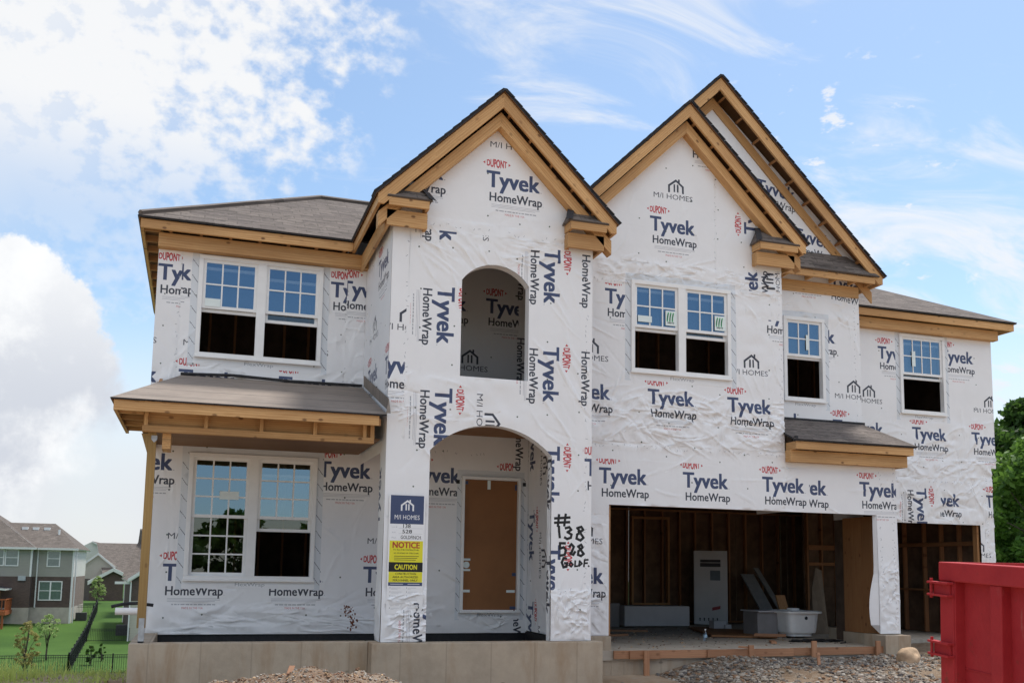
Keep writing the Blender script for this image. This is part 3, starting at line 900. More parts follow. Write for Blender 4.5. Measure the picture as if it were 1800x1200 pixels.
# --- printed wall sheets
up_arch = arc(3.310, 4.290, 3.965, .262, 16, 2.615)
lo_arch = arc(2.920, 4.662, 1.575, .382, 22, -1.2)
GT = lambda u: min(6.52, 6.40 - abs(u - 3.79) * .985)
SIGNZ = (2.38, 2.88, -.30, 1.0)
# spray painted lot number on the right pier
S1, S2 = .036, .026
gx, gz = 4.745, .61
spray = [strokes([[(gx + .03, gz + .155), (gx + .015, gz)], [(gx + .13, gz + .165), (gx + .11, gz + .01)], [(gx - .03, gz + .105), (gx + .19, gz + .125)], [(gx - .03, gz + .045), (gx + .185, gz + .06)]], S1),
         strokes([[(4.775, .605), (4.78, .53), (4.79, .455)]], S1),
         strokes([[(4.875, .585), (4.93, .60), (4.96, .565), (4.905, .53), (4.965, .50), (4.955, .455), (4.90, .435), (4.865, .455)]], S1),
         strokes([[(5.09, .55), (5.05, .59), (5.11, .61), (5.14, .57), (5.05, .50), (5.04, .445), (5.10, .42), (5.145, .46), (5.10, .52), (5.07, .55)]], S1),
         strokes([[(4.87, .375), (4.795, .375), (4.795, .30), (4.85, .32), (4.885, .28), (4.865, .215), (4.80, .205)]], S1),
         strokes([[(4.935, .33), (4.965, .365), (5.0, .33), (4.975, .265), (4.95, .235), (4.995, .22), (5.02, .26)]], S1),
         strokes([[(5.10, .305), (5.065, .335), (5.11, .36), (5.135, .325), (5.07, .27), (5.065, .22), (5.11, .205), (5.15, .235), (5.11, .285)]], S1),
         strokes([[(4.89, .165), (4.85, .17), (4.825, .11), (4.85, .045), (4.895, .055), (4.905, .10), (4.87, .10)]], S1),
         strokes([[(4.955, .12), (4.935, .075), (4.965, .055), (4.99, .085), (4.955, .12)], [(5.025, .135), (5.02, .06), (5.06, .065)], [(5.08, .07), (5.09, .135), (5.125, .10), (5.08, .065)]], S2),
         strokes([[(5.155, .06), (5.165, .15), (5.215, .155)], [(5.16, .105), (5.205, .108)], [(5.225, .065), (5.228, .068)]], S2)]
ex = [(s, 'spray', None) for s in spray]
ex += nails(2.62, 5.2, -.8, 6.3, .47, .55, .013, 3, .75) + staples(2.55, 2.2, 2.55, 4.5, 4) + staples(2.6, 4.72, 5.1, 4.68, 5) + staples(5.17, -.2, 5.17, 4.4, 6)
ex += staples(2.6, -.26, 2.9, -.27, 8) + staples(4.7, -.27, 5.2, -.27, 9)
# little marks left by the foreman
wall('wrapped_wall', 'tower', FRONT(Dt), [(2.325, -.955), (5.26, -.955), (5.26, 4.98), (3.79, 6.43), (2.325, 4.98)], [up_arch, lo_arch], ex, .055,
     wrinkle(2.3, [(2.3, 2.95, -.98, -.27, .013, 5.5), (4.6, 5.3, -.98, -.27, .013, 5.5), (2.3, 5.3, 4.25, 4.85, .008, 2.2), (2.5, 4.7, 1.9, 2.65, .006, 1.5), (2.3, 2.6, 1.9, 2.6, .009, 5)], .004,
             [('h', -.275, 2.3, 2.95), ('h', -.27, 4.6, 5.3), ('h', 4.80, 2.3, 5.3)]))
tw = MB()   # framing behind the tower sheet
for x0, x1 in ((2.33, 2.915), (4.667, 5.255)): tw.box(x0, x1, 12.625, 12.75, -.95, 1.55, 2)
tw.box(2.33, 3.305, 12.625, 12.75, 2.0, 4.9, 2); tw.box(4.295, 5.255, 12.625, 12.75, 2.0, 4.9, 2)
tw.build('wall_framing', 'stud', H)
for arch_, n_ in ((up_arch, 'arch_soffit'), (lo_arch, 'arch_soffit')):
    m_ = MB(); q = arch_[1:] + [arch_[0]]
    for (a, b), (c, d) in zip(q[:-1], q[1:]): m_.face([(a, Dt + .0, b), (a, Dt + .15, b), (c, Dt + .15, d), (c, Dt, d)])
    if arch_ is up_arch: m_.face([(3.31, Dt, 2.615), (3.31, Dt + .15, 2.615), (4.29, Dt + .15, 2.615), (4.29, Dt, 2.615)])
    m_.build(n_, 'wrap', H)
# inner face of the portico front
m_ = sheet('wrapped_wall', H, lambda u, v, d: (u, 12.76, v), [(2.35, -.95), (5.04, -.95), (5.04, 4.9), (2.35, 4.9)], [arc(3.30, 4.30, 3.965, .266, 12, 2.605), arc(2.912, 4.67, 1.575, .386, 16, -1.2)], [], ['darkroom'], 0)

# left side of the tower: pier return and the wall above the porch roof
PRINT['tower_side'] = [('L', -13.63, 4.169, 0, 'TDHF', None), ('L', -14.27, 2.674, 0, 'TDHF', None), ('L', -12.86, 2.60, 0, 'TDHF', None), ('M', -14.19, 3.30, 0, 'TI', None)]
wall('wrapped_wall', 'tower_side', SIDE(2.325), [(-14.69, 1.55), (-12.6, 1.55), (-12.6, 4.9), (-14.69, 4.9)], [], nails(-14.6, -12.7, 2.2, 4.6, .4, .5, .012, 11), .08, wrinkle(5.1, [], .006))
wall('wrapped_wall', 'none', SIDE(2.325), [(-13.02, -.955), (-12.6, -.955), (-12.6, 1.55), (-13.02, 1.55)], [], [(place(fit('Tyvek', .8, .2, .03), -12.9, .55, 90), 'navy', None)], .05, wrinkle(6.1, [(-13.1, -12.5, -1.0, -.2, .012, 5)], .006))
m_ = MB(); m_.box(2.34, 2.90, 12.77, 13.02, -.95, 1.5, 2); m_.build('wall_framing', 'wrap', H)
# right inside wall of the portico
PRINT['inner'] = []
for k in (-1, 0, 1, 2, 3): PRINT['inner'] += [('L', -14.60, 2.36 - 1.4236 * k, -90, 'TDH', None), ('M', -14.13, 2.0 - 1.4236 * k, -90, 'TI', None)]
wall('wrapped_wall', 'inner', SIDE(5.04), [(-14.69, -.95), (-12.77, -.95), (-12.77, 4.9), (-14.69, 4.9)], [], nails(-14.6, -13.6, -.8, 4.6, .4, .5, .012, 13), .08, wrinkle(7.7, [], .009))
# jamb of the right pier with its own bit of lettering
wall('wrapped_wall', 'none', SIDE(4.662), [(-12.75, -.95), (-12.6, -.95), (-12.6, 1.55), (-12.75, 1.55)], [], [(place(fit('Tyvek', .80, .237, .03), -12.82, 1.62 - 1.4236 * k, -90), 'black', None) for k in (0, 1)], .04, wrinkle(8.7, [(-12.8, -12.5, -1, 1.6, .008, 5)], .004))
wall('wrapped_wall', 'none', lambda u, v, d: (2.918 + d, u, v), [(12.6, -.95), (12.76, -.95), (12.76, 1.55), (12.6, 1.55)], [], [], .05, None)

# left wing: one plane from the corner to the front door, lower and upper sheet
mud = []
g_ = random.Random(5)
for i in range(60):
    a, b = 2.30 + g_.gauss(0, .035) - .10 * (i / 60) , -.93 + .36 * (i / 60) ** .8
    r_ = g_.uniform(.006, .016); mud.append(((np.array([(a + r_ * math.cos(k), b + r_ * 1.3 * math.sin(k)) for k in (0, 1, 2.1, 3.1, 4.2, 5.2)]), np.array([(0, k, k + 1) for k in range(1, 5)])), 'rust', None))
wall('wrapped_wall', 'wing_low', FRONT(D1), [(-.615, -.985), (5.04, -.985), (5.04, 2.7), (-.615, 2.7)],
     [[(-.10, -.17), (1.63, -.17), (1.63, 1.57), (-.10, 1.57)], [(3.95, -.63), (4.88, -.63), (4.88, 1.41), (3.95, 1.41)]],
     flash(-.152, 1.68, -.213, 1.617) + flash(3.93, 4.905, -.645, 1.453, .07) + nails(-.5, 5, -.9, 2.0, .5, .6, .014, 21) + mud + staples(2.9, 1.83, 4.4, 1.80, 22), .07,
     wrinkle(3.3, [(-.7, 2.4, -1.0, -.55, .012, 1.6), (2.5, 3.95, -1.0, .4, .009, 1.3)], .005, [('h', -.60, -.7, 5.1)]))
fu = flash(-.165, 1.657, 3.04, 4.57)
wall('wrapped_wall', 'wing', FRONT(D1), [(-.74, 2.25), (2.36, 2.25), (2.36, 4.8), (-.74, 4.8)], [[(-.10, 3.09), (1.60, 3.09), (1.60, 4.52), (-.10, 4.52)]],
     fu + nails(-.7, 2.3, 2.3, 4.6, .43, .5, .012, 31) + staples(-.42, 2.3, -.42, 4.5, 32) + staples(2.03, 2.3, 2.03, 4.5, 33), .07,
     wrinkle(4.4, [(-.8, 2.4, 2.3, 2.85, .012, 2.4), (1.8, 2.4, 2.5, 3.6, .008, 2.0)], .005, [('v', -.41, 2.3, 4.8)]))
wall('wrapped_wall', 'niche', FRONT(D1), [(2.36, 2.702), (5.04, 2.702), (5.04, 4.9), (2.36, 4.9)], [], nails(2.5, 5, 2.7, 4.8, .45, .5, .013, 41), .10, wrinkle(9.4, [], .005))
# garage gable
wall('wrapped_wall', 'garage', FRONT(Dg), [(5.262, -.955), (5.937, -.955), (5.937, 1.005), (10.816, 1.0), (10.816, -.955), (11.222, -.955), (11.222, 1.99), (9.05, 1.99), (9.05, 5.46), (7.215, 7.28), (5.262, 5.33)],
     [[(6.36, 3.14), (8.01, 3.14), (8.01, 4.50), (6.36, 4.50)]],
     flash(6.30, 8.07, 3.09, 4.565) + nails(5.4, 9.0, 1.1, 6.9, .47, .52, .013, 51) + staples(5.3, 1.92, 9.0, 1.90, 52, .06) + staples(7.81, 4.5, 7.81, 6.6, 53) + staples(9.0, 2, 9.0, 4.6, 54) + staples(11.15, -.9, 11.15, 1.9, 55, .05) + staples(10.9, -.2, 10.9, 1.9, 56, .05) + staples(5.4, 4.52, 6.3, 4.50, 57),
     .045, wrinkle(1.9, [(5.25, 9.06, 1.85, 2.75, .014, 2.6), (5.25, 9.06, 4.45, 4.95, .013, 3.0), (10.7, 11.3, -1, .2, .012, 4.5), (5.2, 5.95, -1, .8, .010, 3.5), (8.0, 9.06, 1.9, 4.4, .005, 1.6)], .0045,
                        [('h', 1.925, 5.2, 9.06), ('h', 4.53, 5.2, 9.06), ('v', 7.81, 4.6, 7.2)]))
# loose wrap curling off the garage pier
m_ = MB(); N = 14
for i in range(N):
    z0, z1 = -.955 + 1.95 * i / N, -.955 + 1.95 * (i + 1) / N
    c0, c1 = (-.04 - .11 * math.sin(min(1, (z0 + 1.15) / 1.2) * math.pi) * (1 if z0 < .4 else .45) for z0 in (z0, z1))
    if i == 0: c0 = .06
    m_.face([(10.815 + c0, Dg + .06, z0), (10.816, Dg + .001, z0), (10.816, Dg + .001, z1), (10.815 + c1, Dg + .06, z1)])
m_.build('loose_wrap', 'wrap', H, smooth=True)
wall('wrapped_wall', 'side_bay', FRONT(D2), [(9.0, 1.9), (11.215, 1.9), (11.215, 5.62), (8.27, 8.3), (6.6, 6.7), (9.0, 5.4)], [[(9.66, 3.06), (10.40, 3.06), (10.40, 4.46), (9.66, 4.46)]],
     flash(9.607, 10.453, 3.01, 4.51, .09) + nails(9.3, 11.2, 2.6, 5.6, .45, .55, .013, 61) + staples(11.1, 2.6, 11.1, 5.0, 62) + [(place(shift(s_, 0, 0), 9.10 + .75 * k, 6.72 - .80 * k, -6), m__, None) for k in range(3) for s_, m__ in ((fit('Tyvek', .8, .237, .03), 'navy'), (shift(fit('HomeWrap', .79, .126, .016), .048, -.205), 'black'))],
     .07, wrinkle(6.6, [(9, 11.2, 4.4, 5.0, .012, 2.5)], .005, [('h', 4.60, 9, 11.3)]))
wall('wrapped_wall', 'right', FRONT(D3), [(11.225, -.95), (12.15, -.95), (12.15, 1.003), (14.57, 1.003), (14.57, -.95), (14.91, -.95), (14.91, 2.135), (15.03, 2.135), (15.03, 4.9), (11.225, 4.9)],
     [[(12.84, 3.18), (13.81, 3.18), (13.81, 4.62), (12.84, 4.62)]],
     flash(12.785, 13.86, 3.12, 4.68, .09) + nails(11.3, 15, -.8, 4.7, .46, .55, .013, 71) + staples(14.75, -.8, 14.75, 2.1, 72, .05) + staples(11.4, 1.85, 14.6, 1.80, 73), .07,
     wrinkle(8.2, [(11.2, 15.0, .95, 2.3, .014, 2.0), (13, 15, 2.3, 3.1, .008, 2.0), (14.5, 15, -1, 1, .009, 4)], .005, [('h', 1.83, 11, 15.1)]))
# unseen flanks and back close the shell; the garage back wall keeps a few open slits
m_ = MB(); m_.box(-.70, -.60, 14.72, 24.0, -1.0, 4.8, 1); m_.build('side_wall', 'wrap', H)
m_ = MB(); m_.box(14.80, 14.90, 15.22, 24.0, -1.6, 4.8, 1); m_.build('side_wall', 'wrap', H)
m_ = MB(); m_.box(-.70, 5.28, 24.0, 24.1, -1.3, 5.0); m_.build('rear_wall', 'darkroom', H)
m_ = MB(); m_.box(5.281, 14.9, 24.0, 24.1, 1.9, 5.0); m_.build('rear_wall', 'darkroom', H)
for q_ in ((-.6, 5.17, 14.75, 24.0, 2.02, 2.25), (5.29, 9.02, 13.58, 24.0, 2.02, 2.25), (9.07, 11.19, 14.40, 24.0, 2.02, 2.25), (11.23, 14.79, 15.26, 24.0, 2.02, 2.25), (-.6, 5.17, 14.75, 24, 4.82, 4.86), (5.29, 9.02, 13.58, 24, 4.82, 4.86), (9.07, 11.19, 14.4, 24, 4.82, 4.86), (11.23, 14.79, 15.26, 24, 4.82, 4.86), (-.6, 5.17, 14.98, 24.0, -.92, -.70), (2.36, 5.03, 12.78, 14.68, 2.10, 2.16), (5.3, 11.2, 13.68, 20.4, 1.47, 1.52)):
    m_ = MB(); m_.box(*q_); m_.build('floor_deck', 'ply' if q_[3] == 14.68 else 'drywood', H)
m_ = MB(); m_.box(5.18, 5.28, 13.56, 24.0, -1.3, 4.8, 1); m_.build('partition_wall', 'sheath', H)
for y_ in (14.2, 14.8, 15.4, 16.0, 16.6, 17.2, 17.8, 18.4, 19.0, 19.6):
    m_ = MB(); m_.bar((5.285, y_, -1.15), (5.285, y_, 1.45), (0, .04, 0), (.09, 0, 0)); m_.build('wall_stud', 'stud', H)
m_ = MB(); m_.box(2.35, 5.03, 12.78, 14.68, 4.86, 4.9); m_.build('portico_ceiling', 'osb', H)
for x in (9.05, 11.22):
    m_ = MB(); m_.box(x - .022, x - .004, (Dg if x < 10 else D2) + .012, (D2 if x < 10 else D3) - .004, 1.0, 5.2, 1); m_.build('side_wall', 'wrap', H)
m_ = MB(); m_.box(11.200, 11.216, Dg + .01, 15.2, -1.16, 2.0, 1); m_.build('side_wall', 'darkroom', H)
m_ = MB(); m_.box(14.765, 14.795, 15.24, 20.4, -1.16, 2.0, 1); m_.build('partition_wall', 'sheath', H)
m_ = MB(); m_.box(-.595, -.57, 14.76, 23.9, -.69, 4.8, 1); m_.build('partition_wall', 'darkroom', H)
m_ = MB(); m_.box(14.765, 14.795, 15.26, 20.4, 2.26, 4.8, 1); m_.build('partition_wall', 'darkroom', H)


# --- windows
def sash(nm, par, x0, x1, z0, z1, y, cols, rows, glass='glass', b=.045):
    f = MB(); t = .035
    f.box(x0, x1, y, y + t, z0, z0 + b); f.box(x0, x1, y, y + t, z1 - b, z1)
    f.box(x0, x0 + b, y + .001, y + t - .001, z0 + b, z1 - b, 2); f.box(x1 - b, x1, y + .001, y + t - .001, z0 + b, z1 - b, 2)
    s = f.build(nm, 'vinyl', par)
    if cols > 1 or rows > 1:
        gm = MB(); w = .022
        for i in range(1, cols):
            x = x0 + b + (x1 - x0 - 2 * b) * i / cols; gm.box(x - w / 2, x + w / 2, y + .001, y + .007, z0 + b, z1 - b, 2)
        for i in range(1, rows):
            z = z0 + b + (z1 - z0 - 2 * b) * i / rows; gm.box(x0 + b, x1 - b, y + .0005, y + .0075, z - w / 2, z + w / 2)
        gm.build('grille', 'vinyl', par)
    p = MB(); p.face([(x0 + b, y + .009, z0 + b), (x1 - b, y + .009, z0 + b), (x1 - b, y + .009, z1 - b), (x0 + b, y + .009, z1 - b)])
    p.build('pane', glass, par)
    return s


def label(par, nm, x0, x1, z0, z1, y, mat, swoosh=False):
    p = MB(); p.box(x0, x1, y - .002, y, z0, z1)
    if swoosh:
        for k in range(3):
            q = [(x0 + (x1 - x0) * (.15 + .22 * k + .10 * t * t), z0 + (z1 - z0) * (.30 + .55 * t)) for t in (0, .25, .5, .75, 1)]
            V, F = strokes([q], .022)
            for t in F: p.face([(V[i][0], y - .004, V[i][1]) for i in t], 1)
        V, F = place(fit('WINDOW', (x1 - x0) * .6, .03, .02, 1), x0 + .03, z0 + .03)
        for t in F: p.face([(V[i][0], y - .004, V[i][1]) for i in t], 1)
    p.build(nm, [mat, 'greenlabel'], par)


def window(x0, x1, z0, z1, D, units, zm, cols, rows, lower, label_=None):
    """outer vinyl frame; each unit has a top sash with a grille; lower: 'open' or 'shut' or a height"""
    fr = MB(); b = .062; y0, y1 = D - .035, D + .075
    fr.box(x0, x1, y0, y1, z0, z0 + b); fr.box(x0, x1, y0, y1, z1 - b, z1)
    fr.box(x0, x0 + b, y0 + .001, y1, z0 + b, z1 - b, 2); fr.box(x1 - b, x1, y0 + .001, y1, z0 + b, z1 - b, 2)
    fr.box(x0 - .012, x1 + .012, y0 - .018, y0 - .001, z0 - .02, z0 + .012)
    wfr = fr.build('window', 'vinyl', H, bevel=.004)
    if label_: wfr['label'] = label_
    n = units; mul = .13
    us = [(x0 + b, x1 - b)] if n == 1 else [(x0 + b, (x0 + x1) / 2 - mul / 2), ((x0 + x1) / 2 + mul / 2, x1 - b)]
    if n == 2:
        q = MB(); q.box((x0 + x1) / 2 - mul / 2, (x0 + x1) / 2 + mul / 2, y0 + .002, y1 - .002, z0 + b, z1 - b, 2); q.build('mullion', 'vinyl', wfr)
    for k, (a, c) in enumerate(us):
        sash('sash', wfr, a, c, zm - .02, z1 - b, D - .005, cols, rows)
        lw = lower[k]
        if lw == 'shut': sash('sash', wfr, a, c, z0 + b, zm + .03, D + .032, cols, rows, 'glass_clear')
        else:      # pushed up behind the top sash
            top = lw; sash('sash', wfr, a, c, top, top + (zm - z0 - b), D + .034, 1, 1, 'glass_clear')
    return wfr


w = window(-.165, 1.657, 3.04, 4.57, D1, 2, 3.79, 3, 2, (3.72, 3.64), 'double window above the porch roof with both lower halves open')
label(w, 'paper_label', -.06, .16, 3.80, 3.92, D1 - .012, 'paper')
w = window(-.152, 1.68, -.213, 1.617, D1, 2, .70, 3, 3, ('shut', .50), 'tall double window under the porch roof with reflections')
label(w, 'paper_label', .29, .56, .95, 1.07, D1 - .012, 'paper')
w = window(6.30, 8.07, 3.09, 4.565, Dg, 2, 3.83, 3, 2, (3.76, 3.72), 'double window in the garage gable with green labels')
label(w, 'paper_label', 6.42, 6.66, 3.90, 4.00, Dg - .012, 'paper'); label(w, 'energy_label', 6.90, 7.10, 3.88, 4.12, Dg - .012, 'paper', True); label(w, 'energy_label', 7.78, 7.98, 3.88, 4.12, Dg - .012, 'paper', True)
w = window(9.607, 10.453, 3.01, 4.51, D2, 1, 3.82, 3, 2, (3.76,), 'single window beside the garage gable')
label(w, 'paper_label', 10.07, 10.13, 3.93, 4.20, D2 - .012, 'paper')
w = window(12.785, 13.86, 3.12, 4.68, D3, 1, 3.90, 4, 2, (3.80,), 'single window in the right wing')
label(w, 'paper_label', 13.08, 13.16, 4.05, 4.35, D3 - .012, 'paper')

# --- front door
d = MB(); d.box(3.93, 3.975, D1 - .06, D1 + .06, -.645, 1.453, 2); d.box(4.86, 4.905, D1 - .06, D1 + .06, -.645, 1.453, 2); d.box(3.975, 4.86, D1 - .06, D1 + .06, 1.405, 1.453); d.box(3.92, 4.915, D1 - .075, D1 + .06, -.675, -.646)
df = d.build('door_frame', 'vinyl', H, bevel=.004)
d = MB(); d.box(3.978, 4.857, D1 + .01, D1 + .05, -.644, 1.403, 2); dr = d.build('front_door', 'door', H)
d = MB()
for x0, x1, z0, z1 in ((3.985, 4.10, .13, .165), (3.985, 4.10, -.03, .0), (3.985, 4.10, -.36, -.32), (4.70, 4.84, -.36, -.32), (4.36, 4.41, 1.26, 1.40)): d.box(x0, x1, D1 + .006, D1 + .0095, z0, z1)
d.build('tape_strip', 'paper', dr)
d = MB()
for x0, x1, z0, z1 in ((3.985, 4.04, 1.33, 1.38), (4.82, 4.85, 1.26, 1.35), (4.79, 4.855, -.10, -.05), (4.76, 4.855, -.62, -.575)): d.box(x0, x1, D1 + .006, D1 + .0095, z0, z1)
d.build('blue_clip', 'navy', dr)
d = MB(); d.tube([(4.035, D1 + .0, .065), (4.035, D1 + .009, .065)], .052, 14); d.tube([(4.035, D1 - .01, .065), (4.035, D1, .065)], .022, 10); d.build('lock_cover', 'paper', dr)
d = MB(); d.box(3.84, 3.895, D1 - .02, D1 - .012, 1.33, 1.39); d.box(4.945, 4.995, D1 - .02, D1 - .012, 1.33, 1.39); d.build('corner_patch', 'edge', H)


# --- gables with open soffits
def gable(xc, Df, Dw, half, za, dback, zret, left=True, right=True, lkn=7, fr_D=None, slope=.985, eave_l=None, eave_r=None):
    """roof with its fascia at Df over a wall at Dw; za = apex of the boards; zret = underside of the level returns"""
    ze = za - slope * half; fv = .215
    for sg in (-1, 1):
        xe = xc + sg * half
        # roof deck and shingles
        m = MB(); t = .03; d = Vector((sg, 0, -slope)).normalized(); up = Vector((sg * slope, 0, 1)).normalized()
        a = Vector((xc, Df - .03, za + .012)); e = a + d * (half / abs(d.x) + .04)
        back = Vector((0, dback - Df, 0))
        b0 = len(m.v)
        ln = (e - a).length
        for p, s_ in ((a, 0), (e, ln)):
            for q, yy in ((Vector(), 0), (back, dback - Df)):
                for hgt in (0, .035):
                    m.v.append(tuple(p + q + up * hgt)); m.a.append((yy, -s_, hgt))
        for f, mi in (((0, 1, 5, 4), 1), ((2, 6, 7, 3), 1), ((4, 5, 7, 6), 1), ((1, 3, 7, 5), 0), ((0, 4, 6, 2), 2), ((0, 2, 3, 1), 1)):
            m.f.append(tuple(b0 + i for i in (f if sg > 0 else f[::-1]))); m.m.append(mi)
        rf = m.build('roof', ['shingle', 'edge', 'osb'], H)
        # ragged shingle ends along the rake
        r_ = MB(); k = 0.0
        while k < ln - .05:
            p = a + d * k + up * .034; q = a + d * min(ln, k + .16) + up * .034; o = random.uniform(.0, .012)
            r_.prism([p + Vector((0, -.012 - o, 0)), q + Vector((0, -.012 - o, 0)), q + up * .016 + Vector((0, -.012 - o, 0)), p + up * .006 + Vector((0, -.012 - o, 0))], (0, .25, 0)); k += .165
        r_.build('rake_shingles', 'edge', rf)
        # rake board
        m = MB()
        m.prism([(xc, Df, za), (xe, Df, ze), (xe, Df, zret), (xe - sg * max(0.0, (zret - (ze - fv)) / slope), Df, zret), (xc, Df, za - fv)], (0, .04, 0), axis=(sg, 0, -slope))
        m.build('rake_board', 'pine', H)
        # eave board along the side
        m = MB(); m.bar((xe - sg * .0, Df + .002, zret), (xe, dback, zret), (0, 0, ze - zret - .002), (-sg * .04, 0, 0)); m.build('fascia_board', 'pine', H)
        # inner rake frieze
        fd = fr_D or (Dw - .16); zi = za - .235
        m = MB(); bt = (xc + sg * (half - .03), zi - slope * (half - .03))
        m.prism([(xc, fd, zi), (bt[0], fd, bt[1]), (bt[0], fd, bt[1] - .205), (xc, fd, zi - .205)], (0, Dw - fd - .004 if fr_D is None else .03, 0), axis=(sg, 0, -slope)); m.build('frieze_board', 'pine', H)
        # lookouts between rake board and wall
        for i in range(lkn):
            f_ = (i + .55) / lkn * .93; x = xc + sg * half * f_; z = za - .05 - slope * half * f_
            m = MB(); m.bar(Vector((x, Df + .04, z)) - d * .02, Vector((x, Dw - .005, z)) - d * .02, d * .04, -up * .10); m.build('lookout', 'pine_dark', H)
        # soffit return at the foot of the gable
        if (sg < 0 and left) or (sg > 0 and right):
            L_ = .70 if half < 2 else (.86 if half < 3 else 0)
            if L_:
                xi = xe - sg * L_
                m = MB(); m.bar((xi, Df + .003, zret), (xe - sg * .15, Df + .003, zret), (0, 0, .118), (0, .04, 0)); m.bar((xi, Df + .044, zret), (xi, Dw - .012, zret), (0, 0, .118), (sg * .04, 0, 0)); m.build('return_fascia', 'pine', H)
                # little hipped roof on the return
                m = MB(); z0 = zret + .122; z1 = z0 + .29; fp = [(xi - sg * .04, Df - .02, z0), (xe - sg * .12, Df - .02, z0), (xe - sg * (half * .0 + .42), Dw - .01, z1), (xi + sg * .10, Dw - .01, z1)]
                at = [(p[0], (p[2] - z0) * 1.4, 0) for p in fp]
                m.face(fp if sg < 0 else fp[::-1], 0, at if sg < 0 else at[::-1])
                s3 = [(xi - sg * .04, Df - .02, z0), (xi + sg * .10, Dw - .01, z1), (xi - sg * .04, Dw - .01, z0)]
                m.face(s3 if sg < 0 else s3[::-1], 0)
                cap = [Vector(fp[0]), Vector(fp[3])]
                o_ = m.build('return_roof', ['shingle'], H)
                mo = o_.modifiers.new('thick', 'SOLIDIFY'); mo.thickness = .025; mo.offset = 1
                m = MB(); n_ = 2
                for i in range(n_):
                    p, q = cap[0].lerp(cap[1], i / n_), cap[0].lerp(cap[1], (i + 1) / n_)
                    m.bar(p + Vector((sg * .05, -.02, .012)), q + Vector((sg * .05, -.02, .030)), (-sg * .10, 0, -.03), (0, 0.015, .012))
                m.build('ridge_cap', 'edge', o_)
                m = MB(); m.box(min(fp[2][0], fp[3][0]) - .02, max(fp[2][0], fp[3][0]) + .02, Dw - .03, Dw - .012, z1 - .01, z1 + .05); m.build('step_flashing', 'steel', o_)
                # boxed beam below
                xb = xe - sg * (half - (half - .145)); m = MB(); bz = zret - .235
                m.bar((xi - sg * .0, Dw - .16, bz), (xb, Dw - .16, bz), (0, 0, .212), (0, .05, 0))
                m.bar((xi, Dw - .109, bz), (xi, Dw - .012, bz), (0, 0, .212), (sg * .04, 0, 0))
                m.bar((xb, Dw - .109, bz), (xb, dback if sg < 0 else Dw + .9, bz), (0, 0, .212), (-sg * .045, 0, 0)); m.build('soffit_beam', 'pine', H)
    # ridge cap
    m = MB(); y = Df - .045
    while y < dback - .3:
        m.prism([(xc - .11, y, za - .045), (xc - .03, y, za + .045), (xc + .03, y, za + .045), (xc + .11, y, za - .045), (xc + .10, y, za - .06), (xc, y, za + .02), (xc - .10, y, za - .06)], (0, .29, .01)); y += .30
    m.build('ridge_cap', 'edge', H)


gable(3.79, 12.32, Dt, 1.725, 6.64, 19.0, 4.806, lkn=5)
gable(7.215, 13.25, Dg, 2.13, 7.50, 19.0, 5.255, left=False, lkn=6)
gable(8.25, 14.05, D2, 3.26, 8.53, 22.0, 5.187, left=False, lkn=9, fr_D=D2 - .03)
# level pent across the foot of the big gable
m = MB(); m.bar((8.9, 14.053, 5.187), (11.35, 14.053, 5.187), (0, 0, .108), (0, .04, 0)); m.build('fascia_board', 'pine', H)
m = MB(); q = [(8.8, 14.03, 5.30), (11.42, 14.03, 5.30), (10.95, D2 - .01, 5.70), (8.8, D2 - .01, 5.70)]; m.face(q, 0, [(p[0], (p[2] - 5.3) * 1.3, 0) for p in q]); o = m.build('pent_roof', 'shingle', H); mo = o.modifiers.new('thick', 'SOLIDIFY'); mo.thickness = .03; mo.offset = 1
m = MB(); m.bar((9.07, D2 - .034, 4.974), (11.19, D2 - .034, 4.974), (0, 0, .20), (0, .03, 0)); m.build('frieze_board', 'pine', H)
for x in (9.25, 9.55, 10.05, 10.55, 10.95, 11.3):
    m = MB(); m.prism([(x, 14.094, 5.19), (x, D2 - .035, 5.19), (x, D2 - .035, 5.60), (x, 14.094, 5.29)], (.04, 0, 0)); m.build('lookout', 'pine', H)

# --- hipped roofs of the wings
def hiproof(pts_list, name='roof'):
    m = MB()
    for pts in pts_list:
        n = (Vector(pts[1]) - Vector(pts[0])).cross(Vector(pts[2]) - Vector(pts[0])).normalized()
        if n.z < 0: pts = pts[::-1]; n = -n
        e = Vector((0, 0, 1)).cross(n).normalized(); s_ = n.cross(e)
        m.face(pts, 0, [(Vector(p).dot(e), Vector(p).dot(s_), 0) for p in pts])
    o = m.build(name, ['shingle', 'osb', 'edge'], H)
    mo = o.modifiers.new('thick', 'SOLIDIFY'); mo.thickness = .032; mo.offset = 1; mo.material_offset = 1; mo.material_offset_rim = 2
    return o


A, B, C_, E_ = (-1.02, 14.37, 4.93), (2.9, 14.37, 4.93), (1.83, 17.22, 6.61), (3.6, 17.22, 6.61)
hiproof([[A, B, E_, C_], [A, C_, (-1.02, 20.07, 4.93)], [(-1.02, 20.07, 4.93), C_, E_, (3.6, 20.07, 4.93)]])
m = MB(); m.tube([(-1.0, 14.39, 4.99), (1.83, 17.22, 6.66)], .05, 6); m.tube([(1.83, 17.22, 6.66), (3.6, 17.22, 6.66)], .05, 6); m.build('ridge_cap', 'shingle', H)
m = MB(); m.bar((-.99, 14.40, 4.79), (2.06, 14.40, 4.79), (0, 0, .135), (0, .04, 0)); m.build('fascia_board', 'pine', H)
m = MB(); m.bar((-.99, 14.441, 4.79), (-.99, 20.0, 4.79), (0, 0, .135), (.04, 0, 0)); m.build('fascia_board', 'pine', H)
m = MB(); m.bar((-.745, 14.54, 4.587), (2.33, 14.54, 4.587), (0, 0, .205), (0, .15, 0)); m.build('frieze_board', 'pine', H)
